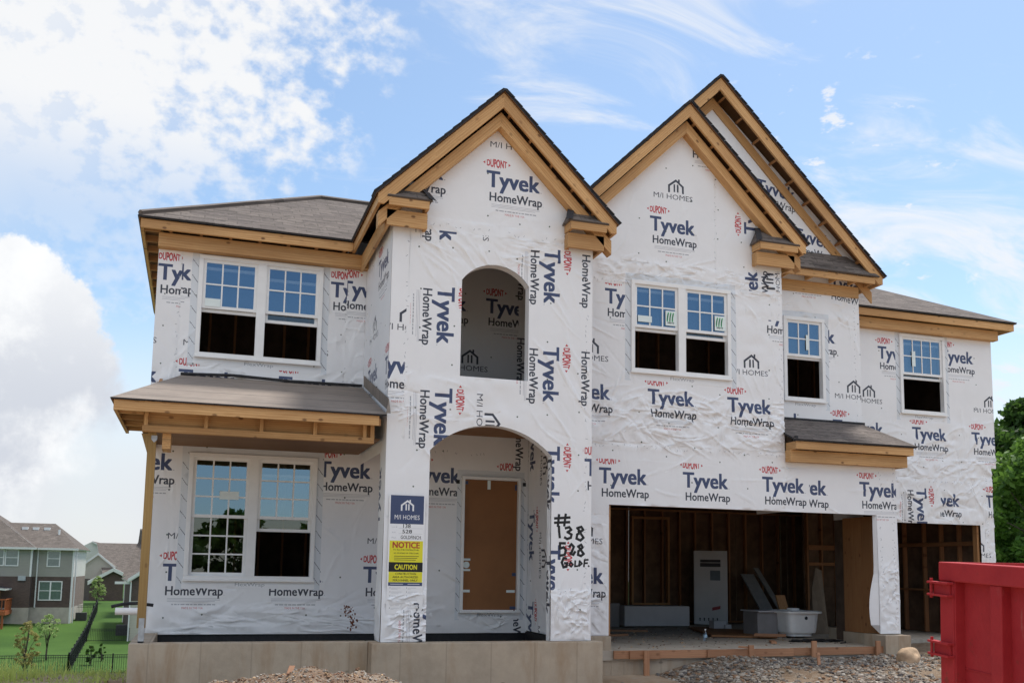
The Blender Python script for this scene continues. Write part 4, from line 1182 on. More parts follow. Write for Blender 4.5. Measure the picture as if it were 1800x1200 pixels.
for i in range(10):
    y = 14.55 + i * .5; m = MB(); m.bar((-.95, y, 4.80), (-.72, y, 4.80), (0, 0, .10), (0, .04, 0)); m.build('rafter_tail', 'pine_dark', H)
for i in range(7):
    x = -.6 + i * .42; m = MB(); m.bar((x, 14.44, 4.80), (x, 14.68, 4.80), (0, 0, .10), (.04, 0, 0)); m.build('rafter_tail', 'pine_dark', H)
m = MB(); m.box(-.95, 2.06, 14.44, 14.69, 4.915, 4.925); m.box(-.95, -.70, 14.70, 20, 4.915, 4.925, 1); m.build('roof_deck', 'osb', H)
# right wing
A, B = (11.25, 14.90, 5.03), (15.40, 14.90, 5.03); k = 3.3
Cc = (15.40 - k, 14.90 + k, 5.03 + .55 * k)
hiproof([[A, B, Cc, (11.25, 14.90 + k, 5.03 + .55 * k)], [B, (15.40, 14.90 + 2 * k, 5.03), Cc]])
m = MB(); m.bar((11.23, 14.93, 4.89), (15.36, 14.93, 4.89), (0, 0, .13), (0, .04, 0)); m.build('fascia_board', 'pine', H)
m = MB(); m.bar((15.36, 14.971, 4.89), (15.36, 21.0, 4.89), (0, 0, .13), (-.04, 0, 0)); m.build('fascia_board', 'pine', H)
m = MB(); m.bar((11.23, 15.06, 4.70), (15.08, 15.06, 4.70), (0, 0, .19), (0, .14, 0)); m.build('frieze_board', 'pine', H)
m = MB(); m.box(11.23, 15.32, 14.97, 15.2, 5.012, 5.022); m.build('roof_deck', 'osb', H)
m = MB(); m.box(11.225, 11.27, 14.86, 15.2, 4.86, 5.12, 1); m.build('step_flashing', 'steel', H)

# --- porch roof on the left
PL = [(-1.06, 12.39, 1.965), (2.28, 12.39, 1.965), (2.31, 14.68, 2.72), (-.32, 14.68, 2.72)]
m = MB(); m.face(PL, 0); m.face([(-1.06, 12.39, 1.965), (-.32, 14.68, 2.72), (-1.06, 14.68, 1.965)], 0); pr = m.build('porch_roof', ['underlay', 'osb', 'edge'], H); mo = pr.modifiers.new('thick', 'SOLIDIFY'); mo.thickness = .02; mo.offset = 1; mo.material_offset = 1; mo.material_offset_rim = 2
m = MB(); m.tube([(-.34, 14.65, 2.75), (.4, 14.64, 2.78), (1.2, 14.64, 2.755), (2.3, 14.64, 2.765)], .022, 6); m.build('underlay_edge', 'edge', pr)
m = MB(); m.face([(2.318, 12.3, 1.99), (2.318, 14.6, 2.75), (2.312, 14.6, 2.92), (2.31, 12.42, 2.20)]); m.face([(2.318, 12.3, 1.99), (2.31, 12.42, 2.2), (2.25, 12.28, 1.98)]); m.build('underlay_upturn', 'underlay', pr)
m = MB(); m.bar((-1.03, 12.42, 1.838), (2.19, 12.42, 1.838), (0, 0, .125), (0, .04, 0)); m.build('fascia_board', 'pine', H)
m = MB(); m.bar((-1.03, 12.461, 1.838), (-1.03, 14.68, 1.838), (0, 0, .125), (.04, 0, 0)); m.build('fascia_board', 'pine', H)
m = MB(); m.bar((-.71, 12.70, 1.634), (2.18, 12.70, 1.634), (0, 0, .075), (0, .10, 0)); m.bar((-.71, 12.80, 1.634), (-.71, 14.68, 1.634), (0, 0, .075), (.09, 0, 0)); m.build('porch_beam', 'pine', H)
m = MB(); m.box(-.70, 2.2, 12.79, 12.82, 1.71, 2.06); m.build('porch_beam', 'pine', H)
for x in (-.69, .02, .70, 1.38, 2.03, 2.13):
    m = MB(); m.box(x, x + .045, 12.70, 12.79, 1.71, 2.0, 2); m.build('beam_block', 'pine', H)
for i in range(6):
    x = -.62 + i * .56; m = MB(); m.bar((x, 12.46, 1.93), (x, 14.66, 2.66), (0, 0, -.09), (.04, 0, 0)); m.build('rafter', 'pine_dark', H)
for y in (12.75, 13.3, 13.9, 14.4):
    m = MB(); m.bar((-.99, y, 1.85), (-.70, y, 1.85), (0, 0, .085), (0, .04, 0)); m.build('lookout', 'pine', H)
m = MB(); m.box(-.47, -.37, 12.83, 13.25, 1.44, 1.634, 1); m.build('beam_block', 'pine', H)
m = MB(); m.box(-.63, 2.28, 12.83, 14.66, 1.70, 1.715); m.build('porch_ceiling', 'osb', H)
# post
m = MB(); m.bar((-.642, 12.83, -.78), (-.642, 12.83, 1.634), (.10, 0, 0), (0, .10, 0)); m.prism([(-.643, 12.832, 1.38), (-.643, 12.832, 1.62), (-.72, 12.832, 1.62)], (0, .09, 0)); ps = m.build('porch_post', 'treated', H)
m = MB(); m.box(-.618, -.552, 12.822, 12.826, -.958, -.66, 2); m.box(-.618, -.552, 12.934, 12.938, -.958, -.66, 2); m.box(-.618, -.552, 12.822, 12.938, -.957, -.94); m.build('post_base', 'steel', ps)
m = MB(); m.prism([(-.60, 12.824, 1.60), (-.53, 12.824, 1.60), (-.53, 12.824, 1.55), (-.565, 12.824, 1.51), (-.60, 12.824, 1.55)], (0, .004, 0)); m.build('post_cap', 'steel', ps)

# --- pent roof over the second garage opening
m = MB(); q = [(9.02, 13.20, 2.125), (11.40, 13.20, 2.125), (11.215, D2 - .005, 2.64), (9.02, D2 - .005, 2.64)]; L_ = 1.27
m.face(q, 0, [(p[0], 0 if i < 2 else L_, 0) for i, p in enumerate(q)]); m.face([(11.40, 13.20, 2.125), (11.40, D3 - .01, 2.125), (11.215, D3 - .01, 2.64), (11.215, D2 - .005, 2.64)], 0)
po = m.build('pent_roof', ['shingle', 'osb', 'edge'], H); mo = po.modifiers.new('thick', 'SOLIDIFY'); mo.thickness = .03; mo.offset = 1; mo.material_offset = 1; mo.material_offset_rim = 2
m = MB(); m.bar((9.07, 13.23, 1.995), (11.355, 13.23, 1.995), (0, 0, .125), (0, .04, 0)); m.build('fascia_board', 'pine', H)
m = MB(); m.bar((9.07, 13.271, 1.995), (9.07, 13.52, 1.995), (0, 0, .125), (.04, 0, 0)); m.build('fascia_board', 'pine', H)
m = MB(); m.bar((11.355, 13.271, 1.995), (11.355, 15.1, 1.995), (0, 0, .125), (-.04, 0, 0)); m.build('fascia_board', 'pine', H)
m = MB(); m.bar((9.05, 13.36, 1.806), (11.33, 13.36, 1.806), (0, 0, .187), (0, .15, 0)); m.bar((11.33, 13.511, 1.806), (11.33, 15.1, 1.806), (0, 0, .187), (-.09, 0, 0)); m.build('frieze_board', 'pine', H)
m = MB(); m.box(9.02, 11.25, D2 - .035, D2 - .008, 2.62, 2.70); m.build('step_flashing', 'edge', po)
m = MB(); m.box(9.05, 9.09, 13.2, 13.27, 2.12, 2.2); m.build('step_flashing', 'edge', po)

# --- framing you can see inside the garage and behind the windows
def stud(x, y, z0, z1, w=.04, d=.09, mat='stud', ax=0):
    m = MB()
    if ax == 0: m.bar((x, y, z0), (x, y, z1), (w, 0, 0), (0, d, 0))
    else: m.bar((x, y, z0), (x, y, z1), (0, w, 0), (d, 0, 0))
    return m.build('wall_stud', mat, H)


for x in (5.5, 5.95, 6.35, 6.8, 7.2, 7.6, 8.0, 8.45, 8.9, 9.35, 9.8, 10.25, 10.7, 11.1, 11.55, 12.0, 12.45, 12.9, 13.35, 13.8, 14.25): stud(x, 20.3, -1.15, 1.45)
# garage rear sheathing in separate panels; daylight comes through the joints
edges = [5.2, 8.62, 8.66, 12.03, 12.06, 14.72, 14.76, 15.2]
for a, b in ((5.2, 9.462), (9.482, 12.258), (12.272, 13.488), (13.512, 13.672), (13.69, 14.8)):
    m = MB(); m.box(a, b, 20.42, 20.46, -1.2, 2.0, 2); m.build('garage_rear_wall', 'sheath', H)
for z in (-1.15, 1.40): m = MB(); m.box(5.3, 14.8, 20.28, 20.41, z, z + .04); m.build('wall_plate', 'stud', H)
for y in (15.4, 15.9, 16.4, 16.9, 17.5, 18.1, 18.7, 19.3, 19.9): stud(14.67, y, -1.15, 1.45, ax=1)
m = MB(); m.box(14.66, 14.76, 15.25, 20.4, -.30, -.26, 1); m.box(14.66, 14.76, 15.25, 20.4, .62, .70, 1); m.build('wall_plate', 'stud', H)
m = MB(); m.box(13.1, 14.75, 18.9, 18.95, -1.15, 1.4, 2); m.build('partition_wall', 'sheath', H)
for x in (13.12, 13.5, 13.9, 14.3, 14.68): stud(x, 18.80, -1.15, 1.4)
m = MB(); m.box(13.15, 14.0, 18.78, 18.799, .55, .66); m.box(13.15, 14.6, 18.78, 18.799, .20, .27); m.build('wall_plate', 'stud', H)
# sheathed return between the two garage bays
m = MB()
for i, (y0, y1) in enumerate(((13.62, 13.86), (13.862, 14.12), (14.122, 14.40), (14.402, 14.62))): m.bar((10.95, y0, -.98), (10.95, y0, .998), (0, y1 - y0, 0), (.03, 0, 0))
m.build('garage_return_wall', 'ply', H)
m = MB(); m.box(10.93, 11.20, 13.62, 14.64, -1.167, -.985, 1); m.build('foundation_wall', 'conc', H)
m = MB(); m.box(10.825, 10.90, 13.56, 13.61, -.98, .998, 2); m.build('door_jamb', 'pine_dark', H)
m = MB(); m.box(5.94, 10.815, 13.56, 13.66, 1.01, 1.25); m.build('door_header', 'pine_dark', H)
m = MB(); m.box(5.94, 5.98, 13.56, 13.66, -.95, 1.0, 2); m.build('door_jamb', 'pine_dark', H)
m = MB(); m.box(14.52, 14.565, 15.24, 15.35, -.95, 1.0, 2); m.build('door_jamb', 'pine_dark', H)
# rough opening of the house door at the back of the garage
m = MB(); m.box(9.42, 9.47, 20.16, 20.27, -.70, 1.26, 2); m.box(10.33, 10.38, 20.16, 20.27, -.70, 1.26, 2); m.box(9.47, 10.33, 20.16, 20.27, 1.20, 1.26); m.box(9.42, 10.38, 20.14, 20.27, -.74, -.70); m.build('inner_door_frame', 'pine_dark', H)
for wx0, wx1, wz0, wz1, wy in ((-.4, 2.0, 2.3, 4.8, 17.2), (6.0, 8.4, 2.3, 4.8, 16.2), (9.2, 11.0, 2.3, 4.8, 17.0), (12.4, 14.4, 2.3, 4.8, 18.0), (-.2, 4.6, -.65, 2.0, 18.2)):
    x = wx0
    while x < wx1: stud(x, wy, wz0, wz1); x += .42
    m = MB(); m.box(wx0 - .4, wx1 + .8, wy + .5, wy + .54, wz0, wz1, 2); m.build('partition_wall', 'darkroom', H)

# ================================================================== ground
def lerp_tab(t, x):
    if x <= t[0][0]: return t[0][1]
    for (a, b), (c, d) in zip(t[:-1], t[1:]):
        if x <= c: return b + (d - b) * (x - a) / (c - a)
    return t[-1][1]


HT = [(-400, -1.6), (6, -1.62), (11, -1.62), (13.5, -1.52), (15.5, -1.58), (20, -2.4), (40, -5.0), (65, -6.75), (85, -6.25), (95, -5.3), (103, -4.9), (110, -4.1), (125, -4.2), (160, -3.6), (300, -3), (900, -3)]


def ground_z(x, y):
    left = lerp_tab(HT, y)
    right = -1.62 if y < 30 else -1.62 - (y - 30) * .01
    t = min(1, max(0, (x - 2) / 12)); t = t * t * (3 - 2 * t)
    z = left * (1 - t) + right * t
    if y < 20: z += .05 * noise.fractal(Vector((x * .5, y * .5, 1)), 1, 2, 3)
    # the yard in front of the slab is a bit lower, hidden by the spoil heap
    if -1 < x < 5.5 and 10.6 < y < 14: z -= .22
    if y > 70 and x < 0: z += .5 * min(1, max(0, (-12 - x) / 20))
    return z


def axis_pts(lo, hi, fine0, fine1, st, grow):
    a = [fine0 + st * i for i in range(int((fine1 - fine0) / st) + 1)]
    s = st; q = a[-1]
    while q < hi: s *= grow; q += s; a.append(q)
    s = st; q = a[0]
    while q > lo: s *= grow; q -= s; a.insert(0, q)
    return a


xs = axis_pts(-500, 600, -6, 16, .35, 1.09); ys = axis_pts(-200, 900, 4, 24, .35, 1.07)
m = MB()
for y in ys:
    for x in xs: m.v.append((x, y, ground_z(x, y))); m.a.append((x, y, 0))
nx = len(xs)
for j in range(len(ys) - 1):
    for i in range(nx - 1): m.f.append((j * nx + i, j * nx + i + 1, (j + 1) * nx + i + 1, (j + 1) * nx + i)); m.m.append(0)
mt, g, b = new_mat('soil_and_lawn')
co = objco(g); sp = g.n('SeparateXYZ'); g.put(sp.inputs[0], co)
n1 = g.noise(co, .9, 6, .65); n2 = g.noise(co, 7.0, 6, .7); n3 = g.noise(co, .16, 4, .6)
soil = g.mix(g.ramp(n1, .3, .7), (0.30, 0.21, 0.14), (0.42, 0.34, 0.25))
soil = g.mix(g.ramp(n2, .45, .75), soil, (0.34, 0.29, 0.23))
lawn = g.mix(g.ramp(n3, .3, .7), (0.040, 0.088, 0.017), (0.062, 0.125, 0.024))
wd = g.math('MULTIPLY', g.ramp(g.math('ADD', sp.outputs[1], n1), 24.0, 17.0), 1.0)
lawn = g.mix(wd, lawn, (0.16, 0.19, 0.05))
lawn = g.mix(g.ramp(n2, .3, .8, 0, .35), lawn, (0.03, 0.06, 0.014))
isg = g.math('MULTIPLY', g.ramp(g.math('ADD', sp.outputs[1], g.math('MULTIPLY', n1, 2.0)), 15.6, 17.2), 1.0)
g.put(b.inputs['Base Color'], g.mix(isg, soil, lawn)); b.inputs['Roughness'].default_value = .95; b.inputs['Specular IOR Level'].default_value = .15
bump(g, b, g.math('ADD', n2, g.math('MULTIPLY', n1, .5)), .5, .05)
tag(m.build('ground', mt, None, smooth=True, origin=(0, 0, 0)), kind='structure')

STONE = []
for i, c in enumerate(((0.25, 0.215, 0.175), (0.17, 0.14, 0.115), (0.34, 0.31, 0.27), (0.22, 0.13, 0.075), (0.10, 0.092, 0.088))): M['stone%d' % i] = plain('gravel_stone_%s' % 'abcde'[i], c, .9, .2, 9, bmp=.3, bscale=60)
M['chip'] = plain('wood_chip', (0.42, 0.28, 0.16), .85, .25, 9)
M['mulch'] = plain('bark_mulch', (0.17, 0.09, 0.055), .9, .3, 9)


def heap(cx, cy, rx, ry, h, x, y, p=2.0):
    d = math.hypot((x - cx) / rx, (y - cy) / ry)
    return h * max(0, 1 - d ** p) if d < 1 else 0


def mound_z(x, y):
    k = heap(0.95, 9.1, 2.1, 2.1, .61, x, y, 2.0) + heap(1.5, 8.6, 1.3, 1.2, .05, x, y)
    return ground_z(x, y) + k * (1 + .10 * noise.fractal(Vector((x * 1.6, y * 1.6, 5)), 1, 2, 4)) + (.09 * noise.fractal(Vector((x * 2.5, y * 2.5, 3)), 1, 2, 4) if k > .02 else -.05)


def apron_z(x, y):
    # crushed stone banked against the garage slab
    e = min(1, max(0, (x - 6.05) / 1.7)) ; e = e * e * (3 - 2 * e)
    e *= min(1, max(0, (19 - x) / 2)); t = (y - 7.5) / 5.9
    top = -1.74 + .44 * min(1, max(0, t)) ** .8
    k = 1 if y < 13.37 or x > 11.1 else .0
    z = ground_z(x, y) - .08 + (top - ground_z(x, y) + .08) * e
    z += .05 * noise.fractal(Vector((x * 1.3, y * 1.3, 8)), 1, 2, 4) * e + .02 * noise.noise(Vector((x * 5, y * 5, 2))) * e
    if x > 11.3: z += .10 * min(1, (x - 11.3)) * min(1, max(0, (y - 11.5) / 1.5)) * .6
    return z


def surface(name, fz, x0, x1, y0, y1, st, mat, kind='structure'):
    m = MB(); X = np.arange(x0, x1 + st / 2, st); Y = np.arange(y0, y1 + st / 2, st)
    for y in Y:
        for x in X: m.v.append((x, y, fz(x, y))); m.a.append((x, y, 0))
    n = len(X)
    for j in range(len(Y) - 1):
        for i in range(n - 1): m.f.append((j * n + i, j * n + i + 1, (j + 1) * n + i + 1, (j + 1) * n + i)); m.m.append(0)
    return tag(m.build(name, mat, None, smooth=True), kind=kind)


def soil_mat(name, c0, c1, c2, s=1.0):
    mt, g, b = new_mat(name); co = objco(g)
    n1 = g.noise(co, 1.6 * s, 6, .65); n2 = g.noise(co, 14 * s, 5, .7); n3 = g.noise(co, 60 * s, 3, .7)
    c = g.mix(g.ramp(n1, .32, .68), c0, c1); c = g.mix(g.ramp(n2, .45, .7), c, c2); c = g.mix(g.ramp(n3, .3, .8, 0, .5), c, tuple(q * .45 for q in c0))
    g.put(b.inputs['Base Color'], c); b.inputs['Roughness'].default_value = .95; b.inputs['Specular IOR Level'].default_value = .15
    bump(g, b, g.math('ADD', n2, g.math('MULTIPLY', n3, .7)), .8, .03)
    return mt


M['mound'] = soil_mat('heap_soil', (0.19, 0.12, 0.08), (0.29, 0.22, 0.16), (0.37, 0.32, 0.26))
M['apron'] = soil_mat('gravel_bed', (0.20, 0.135, 0.085), (0.25, 0.185, 0.13), (0.31, 0.26, 0.205))
surface('dirt_heap', mound_z, -1.1, 3.7, 6.8, 11.4, .05, 'mound')
surface('gravel_bed', apron_z, 5.95, 19, 7.2, 13.37, .08, 'apron')
surface('gravel_bed', apron_z, 11.26, 19, 13.38, 15.0, .08, 'apron')


def scatter(name, fz, n, boxf, sizes, mats, wts, rough=.35, sub=0, label_=None):
    m = MB(); rg = random.Random(n)
    names = mats
    for i in range(n):
        x, y = boxf(rg); z = fz(x, y)
        r = sizes[0] + (sizes[1] - sizes[0]) * rg.random() ** 2.6
        mi = rg.choices(range(len(mats)), wts)[0]
        b0 = len(m.v); rr = (r * rg.uniform(.7, 1.4), r * rg.uniform(.7, 1.3), r * rg.uniform(.45, .8)); an = rg.uniform(0, 6.3); ca, sa = math.cos(an), math.sin(an)
        tl = rg.uniform(-.5, .5); ct, st = math.cos(tl), math.sin(tl)
        for p in ICO[sub][0]:
            k = 1 + rg.uniform(-rough, rough) * .6
            a, b_, c = p[0] * rr[0] * k, p[1] * rr[1] * k, p[2] * rr[2] * k
            a, c = a * ct - c * st, a * st + c * ct
            q = (x + a * ca - b_ * sa, y + a * sa + b_ * ca, z + r * .25 + c); m.v.append(q); m.a.append(q)
        for f in ICO[sub][1]: m.f.append(tuple(b0 + k for k in f)); m.m.append(mi)
    return tag(m.build(name, mats, None), kind='stuff')


def in_apron(rg):
    while True:
        y = 7.6 + 5.7 * rg.random() ** .7; x = rg.uniform(6.3, 17)
        if rg.random() < .5: y = rg.uniform(10.5, 13.3); x = rg.uniform(6.6, 13)
        if x > 6.3 + rg.random() * .6 and noise.noise(Vector((x * .9, y * .9, 4))) + .25 * rg.gauss(0, 1) > -.16: return x, y


scatter('gravel', apron_z, 21000, in_apron, (.007, .042), ['stone%d' % i for i in range(5)], (4, 4, 2, 2, 1.5))


def in_mound(rg):
    while True:
        x, y = rg.gauss(1.0, .95), rg.gauss(9.0, .9)
        if mound_z(x, y) > ground_z(x, y) + .03: return x, y


scatter('gravel', mound_z, 12000, in_mound, (.003, .016), ['stone0', 'stone2', 'stone3', 'chip', 'mulch'], (4, 3, 3, 2, 4))
scatter('gravel', ground_z, 900, lambda rg: (rg.uniform(-4, 6), rg.uniform(8, 14.5)), (.008, .035), ['stone0', 'stone2', 'stone3'], (3, 2, 2))

# ================================================================== things around the slab
bd = MB(); bd.blob((10.66, 12.70, -1.285), (.18, .17, .185), 0, 3, .22); bo = bd.build('boulder', plain('tan_rock', (0.44, 0.31, 0.20), .9, .25, 5, bmp=.6, bscale=14), None, smooth=True)
tag(bo, 'rounded tan boulder lying at the foot of the concrete pier', 'boulder')
F = empty('slab_form', (8.3, 13.36, -1.25), 'rough timber form boards staked along the garage slab edge', 'formwork')
for x0, x1, dz, y in ((5.96, 7.58, .0, 13.365), (7.50, 9.02, .005, 13.33), (9.0, 10.86, .012, 13.365), (6.2, 6.7, -.004, 13.33)):
    m = MB(); m.bar((x0, y, -1.285 + dz), (x1, y, -1.285 + dz * 1.8), (0, 0, .118), (0, .032, 0)); m.build('form_board', 'form', F)
for x, t, z0, z1 in ((6.42, .0, -2.0, -1.17), (8.20, .05, -1.6, -1.10), (9.34, -.02, -1.6, -1.045), (10.55, .015, -1.6, -1.05)):
    m = MB(); m.bar((x + t * .3, 13.295, z0), (x, 13.295, z1), (.085, 0, 0), (0, .034, 0)); m.build('stake', 'form', F)
m = MB(); m.bar((7.95, 13.20, -1.13), (8.25, 13.36, -1.16), (0, 0, .03), (.03, .03, 0)); m.build('stake', 'form', F)
for i, (x, y, a, l) in enumerate(((8.95, 12.6, .4, .34), (0.8, 8.9, .9, .14))):
    z = (apron_z if x > 6 else mound_z)(x, y); m = MB(); m.bar((x, y, z - .03), (x + .05, y + .1, z + l * .6), (.05, 0, 0), (0, .02, 0)); o = m.build('wood_scrap', 'form', None)
    tag(o, ('short timber offcut stuck upright in the gravel before the slab', 'pale wood chip on top of the dirt heap')[i], 'scrap')

# --- stored in the garage
ZS = -1.167
M['carton'] = plain('white_carton', (0.50, 0.49, 0.50), .75, .06, 2)
M['cartong'] = plain('grey_carton', (0.24, 0.23, 0.23), .8, .1, 3)
M['ink'] = plain('printing_ink', (0.03, 0.03, 0.035), .7, .1)
M['redink'] = plain('red_sticker', (0.28, 0.05, 0.06), .7, .1)
M['acryl'] = plain('white_acrylic', (0.86, 0.86, 0.84), .25, .03)
t = MB(); t.box(8.60, 10.12, 18.75, 19.35, ZS + .03, ZS + .45); tag(t.build('long_carton', 'carton', None, bevel=.012), 'long low white carton lying on the garage floor', 'carton')
t = MB(); t.box(8.02, 8.58, 18.95, 19.6, ZS + .004, ZS + .50); t.build('grey_carton', 'cartong', None, bevel=.012)
tag(bpy.data.objects['grey_carton'], 'grey box left of the long white carton', 'carton')
K = empty('tall_carton', (11.05, 19.45, ZS), 'tall white carton standing upright at the rear of the garage', 'carton')
t = MB(); t.box(10.66, 11.40, 19.4, 19.8, ZS + .02, ZS + 1.66, 2); t.build('box', 'carton', K, bevel=.012)
K.rotation_euler.z = R(-27)
t = MB(); t.box(10.80, 11.25, 19.392, 19.398, ZS + 1.40, ZS + 1.46); t.box(10.80, 11.25, 19.392, 19.398, ZS + 1.30, ZS + 1.385); t.build('printed_band', 'ink', K)
t = MB(); t.box(11.02, 11.24, 19.39, 19.398, ZS + 1.0, ZS + 1.22); t.build('picture_label', plain('blue_grey_label', (0.10, 0.13, 0.16), .6), K)
t = MB(); t.bar((11.06, 19.39, ZS + .33), (11.24, 19.39, ZS + .37), (0, 0, .07), (0, .006, 0)); t.build('sticker', 'redink', K)
t = MB()
for i in range(5):
    x = 10.78 + i * .095; t.box(x, x + .022, 19.392, 19.398, ZS + .10, ZS + .15); t.prism([(x - .015, 19.392, ZS + .15), (x + .037, 19.392, ZS + .15), (x + .011, 19.392, ZS + .175)], (0, .006, 0))
t.build('handling_mark', 'ink', K)
t = MB(); t.bar((12.25, 19.0, ZS), (12.12, 19.95, ZS + 1.15), (.36, .05, 0), (0, .05, .0)); tag(t.build('leaning_panel', plain('grey_panel', (.24, .24, .25), .7), None), 'pale flat panel leaning against the rear wall', 'panel')
t = MB(); t.bar((12.75, 19.0, ZS), (12.45, 19.95, ZS + 1.3), (.16, .05, 0), (0, .05, .0)); tag(t.build('leaning_panel', 'cartong', None), 'dark flat panel leaning behind the pale one', 'panel')
# laundry tub
T = empty('laundry_tub', (10.62, 15.7, ZS), 'white moulded laundry tub with a dark drain hole on the garage floor', 'tub')
t = MB()
prof = [(0, .0), (.0, .04), (.03, .25), (.035, .26), (.055, .262), (.085, .40), (.085, .415), (.15, .418), (.152, .455), (.12, .46), (.10, .46), (.06, .10), (.05, .06)]
cx0, cy0, hw, hd = 10.68, 15.75, .245, .26
rings = []
for px_, pz_ in prof:
    rr = []
    for k in range(24):
        a = 2 * math.pi * k / 24; ca, sa = math.cos(a), math.sin(a); e = .35
        sx = math.copysign(abs(ca) ** e, ca); sy = math.copysign(abs(sa) ** e, sa)
        rr.append((cx0 + sx * (hw + px_), cy0 + sy * (hd + px_), ZS + .035 + pz_))
    rings.append(rr)
b0 = 0
for rr in rings:
    for p in rr: t.v.append(p); t.a.append(p)
for i in range(len(rings) - 1):
    for k in range(24): t.f.append((i * 24 + k, i * 24 + (k + 1) % 24, (i + 1) * 24 + (k + 1) % 24, (i + 1) * 24 + k)); t.m.append(0)
t.f.append(tuple(range(23, -1, -1))); t.m.append(0); t.f.append(tuple((len(rings) - 1) * 24 + k for k in range(24))); t.m.append(0)
t.build('basin', 'acryl', T, bevel=.004)
t = MB(); t.tube([(10.70, 15.40, ZS + .37), (10.70, 15.44, ZS + .37)], .032, 14); t.build('drain_hole', 'ink', T)
t = MB(); t.tube([(10.66, 15.75, ZS + .50), (10.66, 15.75, ZS + .54)], [.12, .11], 14); t.build('faucet_plate', 'acryl', T)
t = MB(); t.box(9.93, 10.36, 15.80, 16.30, ZS + .02, ZS + .46); bx = t.build('open_carton', 'cartong', None, bevel=.008); tag(bx, 'grey carton standing next to the white laundry tub', 'carton')
t = MB(); t.box(9.90, 10.62, 15.72, 16.34, ZS + .465, ZS + .485); t.build('carton_lid', 'carton', bx)
t = MB(); t.tube([(8.42, 15.05, ZS), (8.42, 15.05, ZS + .01), (8.42, 15.05, ZS + .13), (8.42, 15.05, ZS + .165), (8.42, 15.05, ZS + .185)], [.026, .033, .033, .014, .012], 14)
bt = t.build('water_bottle', glass_mat('clear_plastic', .12, (1, 1, 1), (.82, .88, .92)), None, smooth=True); tag(bt, 'clear plastic water bottle standing on the garage slab', 'bottle')
t = MB(); t.tube([(8.42, 15.05, ZS + .185), (8.42, 15.05, ZS + .205)], .015, 12); t.build('bottle_cap', 'acryl', bt)
t = MB(); t.tube([(8.42, 15.05, ZS + .06), (8.42, 15.05, ZS + .11)], .0337, 14, cap=False); t.build('bottle_label', plain('pale_blue_label', (.35, .5, .62), .5), bt)
t = MB(); t.prism([(9.0, 15.85, ZS + .012), (10.05, 15.35, ZS + .012), (10.5, 17.2, ZS + .012), (10.2, 18.3, ZS + .012), (9.85, 18.3, ZS + .012)], (0, 0, .035)); tag(t.build('plywood_offcut', 'ply', None), 'brown plywood offcut lying flat beside the open carton', 'board')
t = MB(); t.bar((9.62, 15.42, ZS + .05), (10.12, 15.18, ZS + .05), (0, 0, .05), (.02, .04, 0)); tag(t.build('timber_block', 'form', None), 'short timber block lying on the edge of the plywood offcut', 'board')
t = MB()
for i in range(26):
    a = random.uniform(0, 6.3); r_ = random.uniform(0, .42); t.blob((10.42 + r_ * math.cos(a), 14.72 + r_ * .45 * math.sin(a), ZS + .015), (.11, .09, .025), 0, 1, .6)
tag(t.build('black_tarp', plain('black_plastic', (.012, .012, .014), .5, .2), None), 'crumpled black plastic sheet on the slab before the tub', 'tarp')
t = MB(); t.bar((10.95, 16.4, ZS), (10.95, 16.75, ZS + .75), (.20, 0, 0), (0, .04, 0)); tag(t.build('timber_offcut', 'pine_dark', None), 'brown timber offcut leaning behind the laundry tub', 'board')
t = MB(); t.box(11.0, 11.12, 15.9, 15.98, ZS, ZS + .36, 2); tag(t.build('timber_offcut', 'form', None), 'short reddish timber standing right of the laundry tub', 'board')
t = MB(); t.prism([(11.62, 16.5, ZS), (11.98, 16.5, ZS), (12.02, 16.75, ZS + 1.25), (11.88, 16.75, ZS + 1.3), (11.75, 16.7, ZS + .9)], (0, .03, 0)); tag(t.build('cardboard_sheet', plain('cardboard', (.16, .12, .085), .9), None), 'torn cardboard sheet leaning at the right of the garage', 'cardboard')
t = MB(); t.box(10.05, 10.32, 17.6, 17.8, ZS + .05, ZS + .20); t.box(10.28, 10.42, 17.55, 17.75, ZS + .05, ZS + .13); tag(t.build('paper_scrap', 'carton', None), 'small white paper bundle on the garage floor', 'paper')

t = MB(); t.tube([(10.9, 14.95, ZS + .012), (11.0, 14.7, ZS + .012), (10.86, 14.5, ZS + .012), (10.72, 14.3, ZS + .012), (10.55, 14.22, ZS + .012)], .010, 6); tag(t.build('power_cord', 'ink', None), 'thin black cord trailing over the slab by the plastic sheet', 'cord')
for i_, (x_, y_, l_, a_, lb_) in enumerate(((7.1, 16.2, .55, .4, 'short board offcut on the slab left of the water bottle'), (7.7, 17.6, .8, -.3, 'longer board offcut on the slab before the long white carton'), (9.35, 14.3, .35, 1.1, 'small board offcut near the slab edge'))):
    t = MB(); t.bar((x_, y_, ZS + .002), (x_ + l_ * math.cos(a_), y_ + l_ * math.sin(a_), ZS + .002), (-.09 * math.sin(a_), .09 * math.cos(a_), 0), (0, 0, .038)); tag(t.build('board_offcut', 'form', None), lb_, 'board')
t = MB(); rg_ = random.Random(3)
for i_ in range(420):
    x_, y_ = rg_.uniform(6.1, 10.7), rg_.uniform(13.6, 18.5); r_ = rg_.uniform(.006, .022); t.blob((x_, y_, ZS + r_ * .3), (r_, r_ * rg_.uniform(.4, 1), r_ * .5), rg_.randrange(3), 0, .4)
tag(t.build('floor_debris', ['chip', 'stone1', 'mulch'], None), kind='stuff')

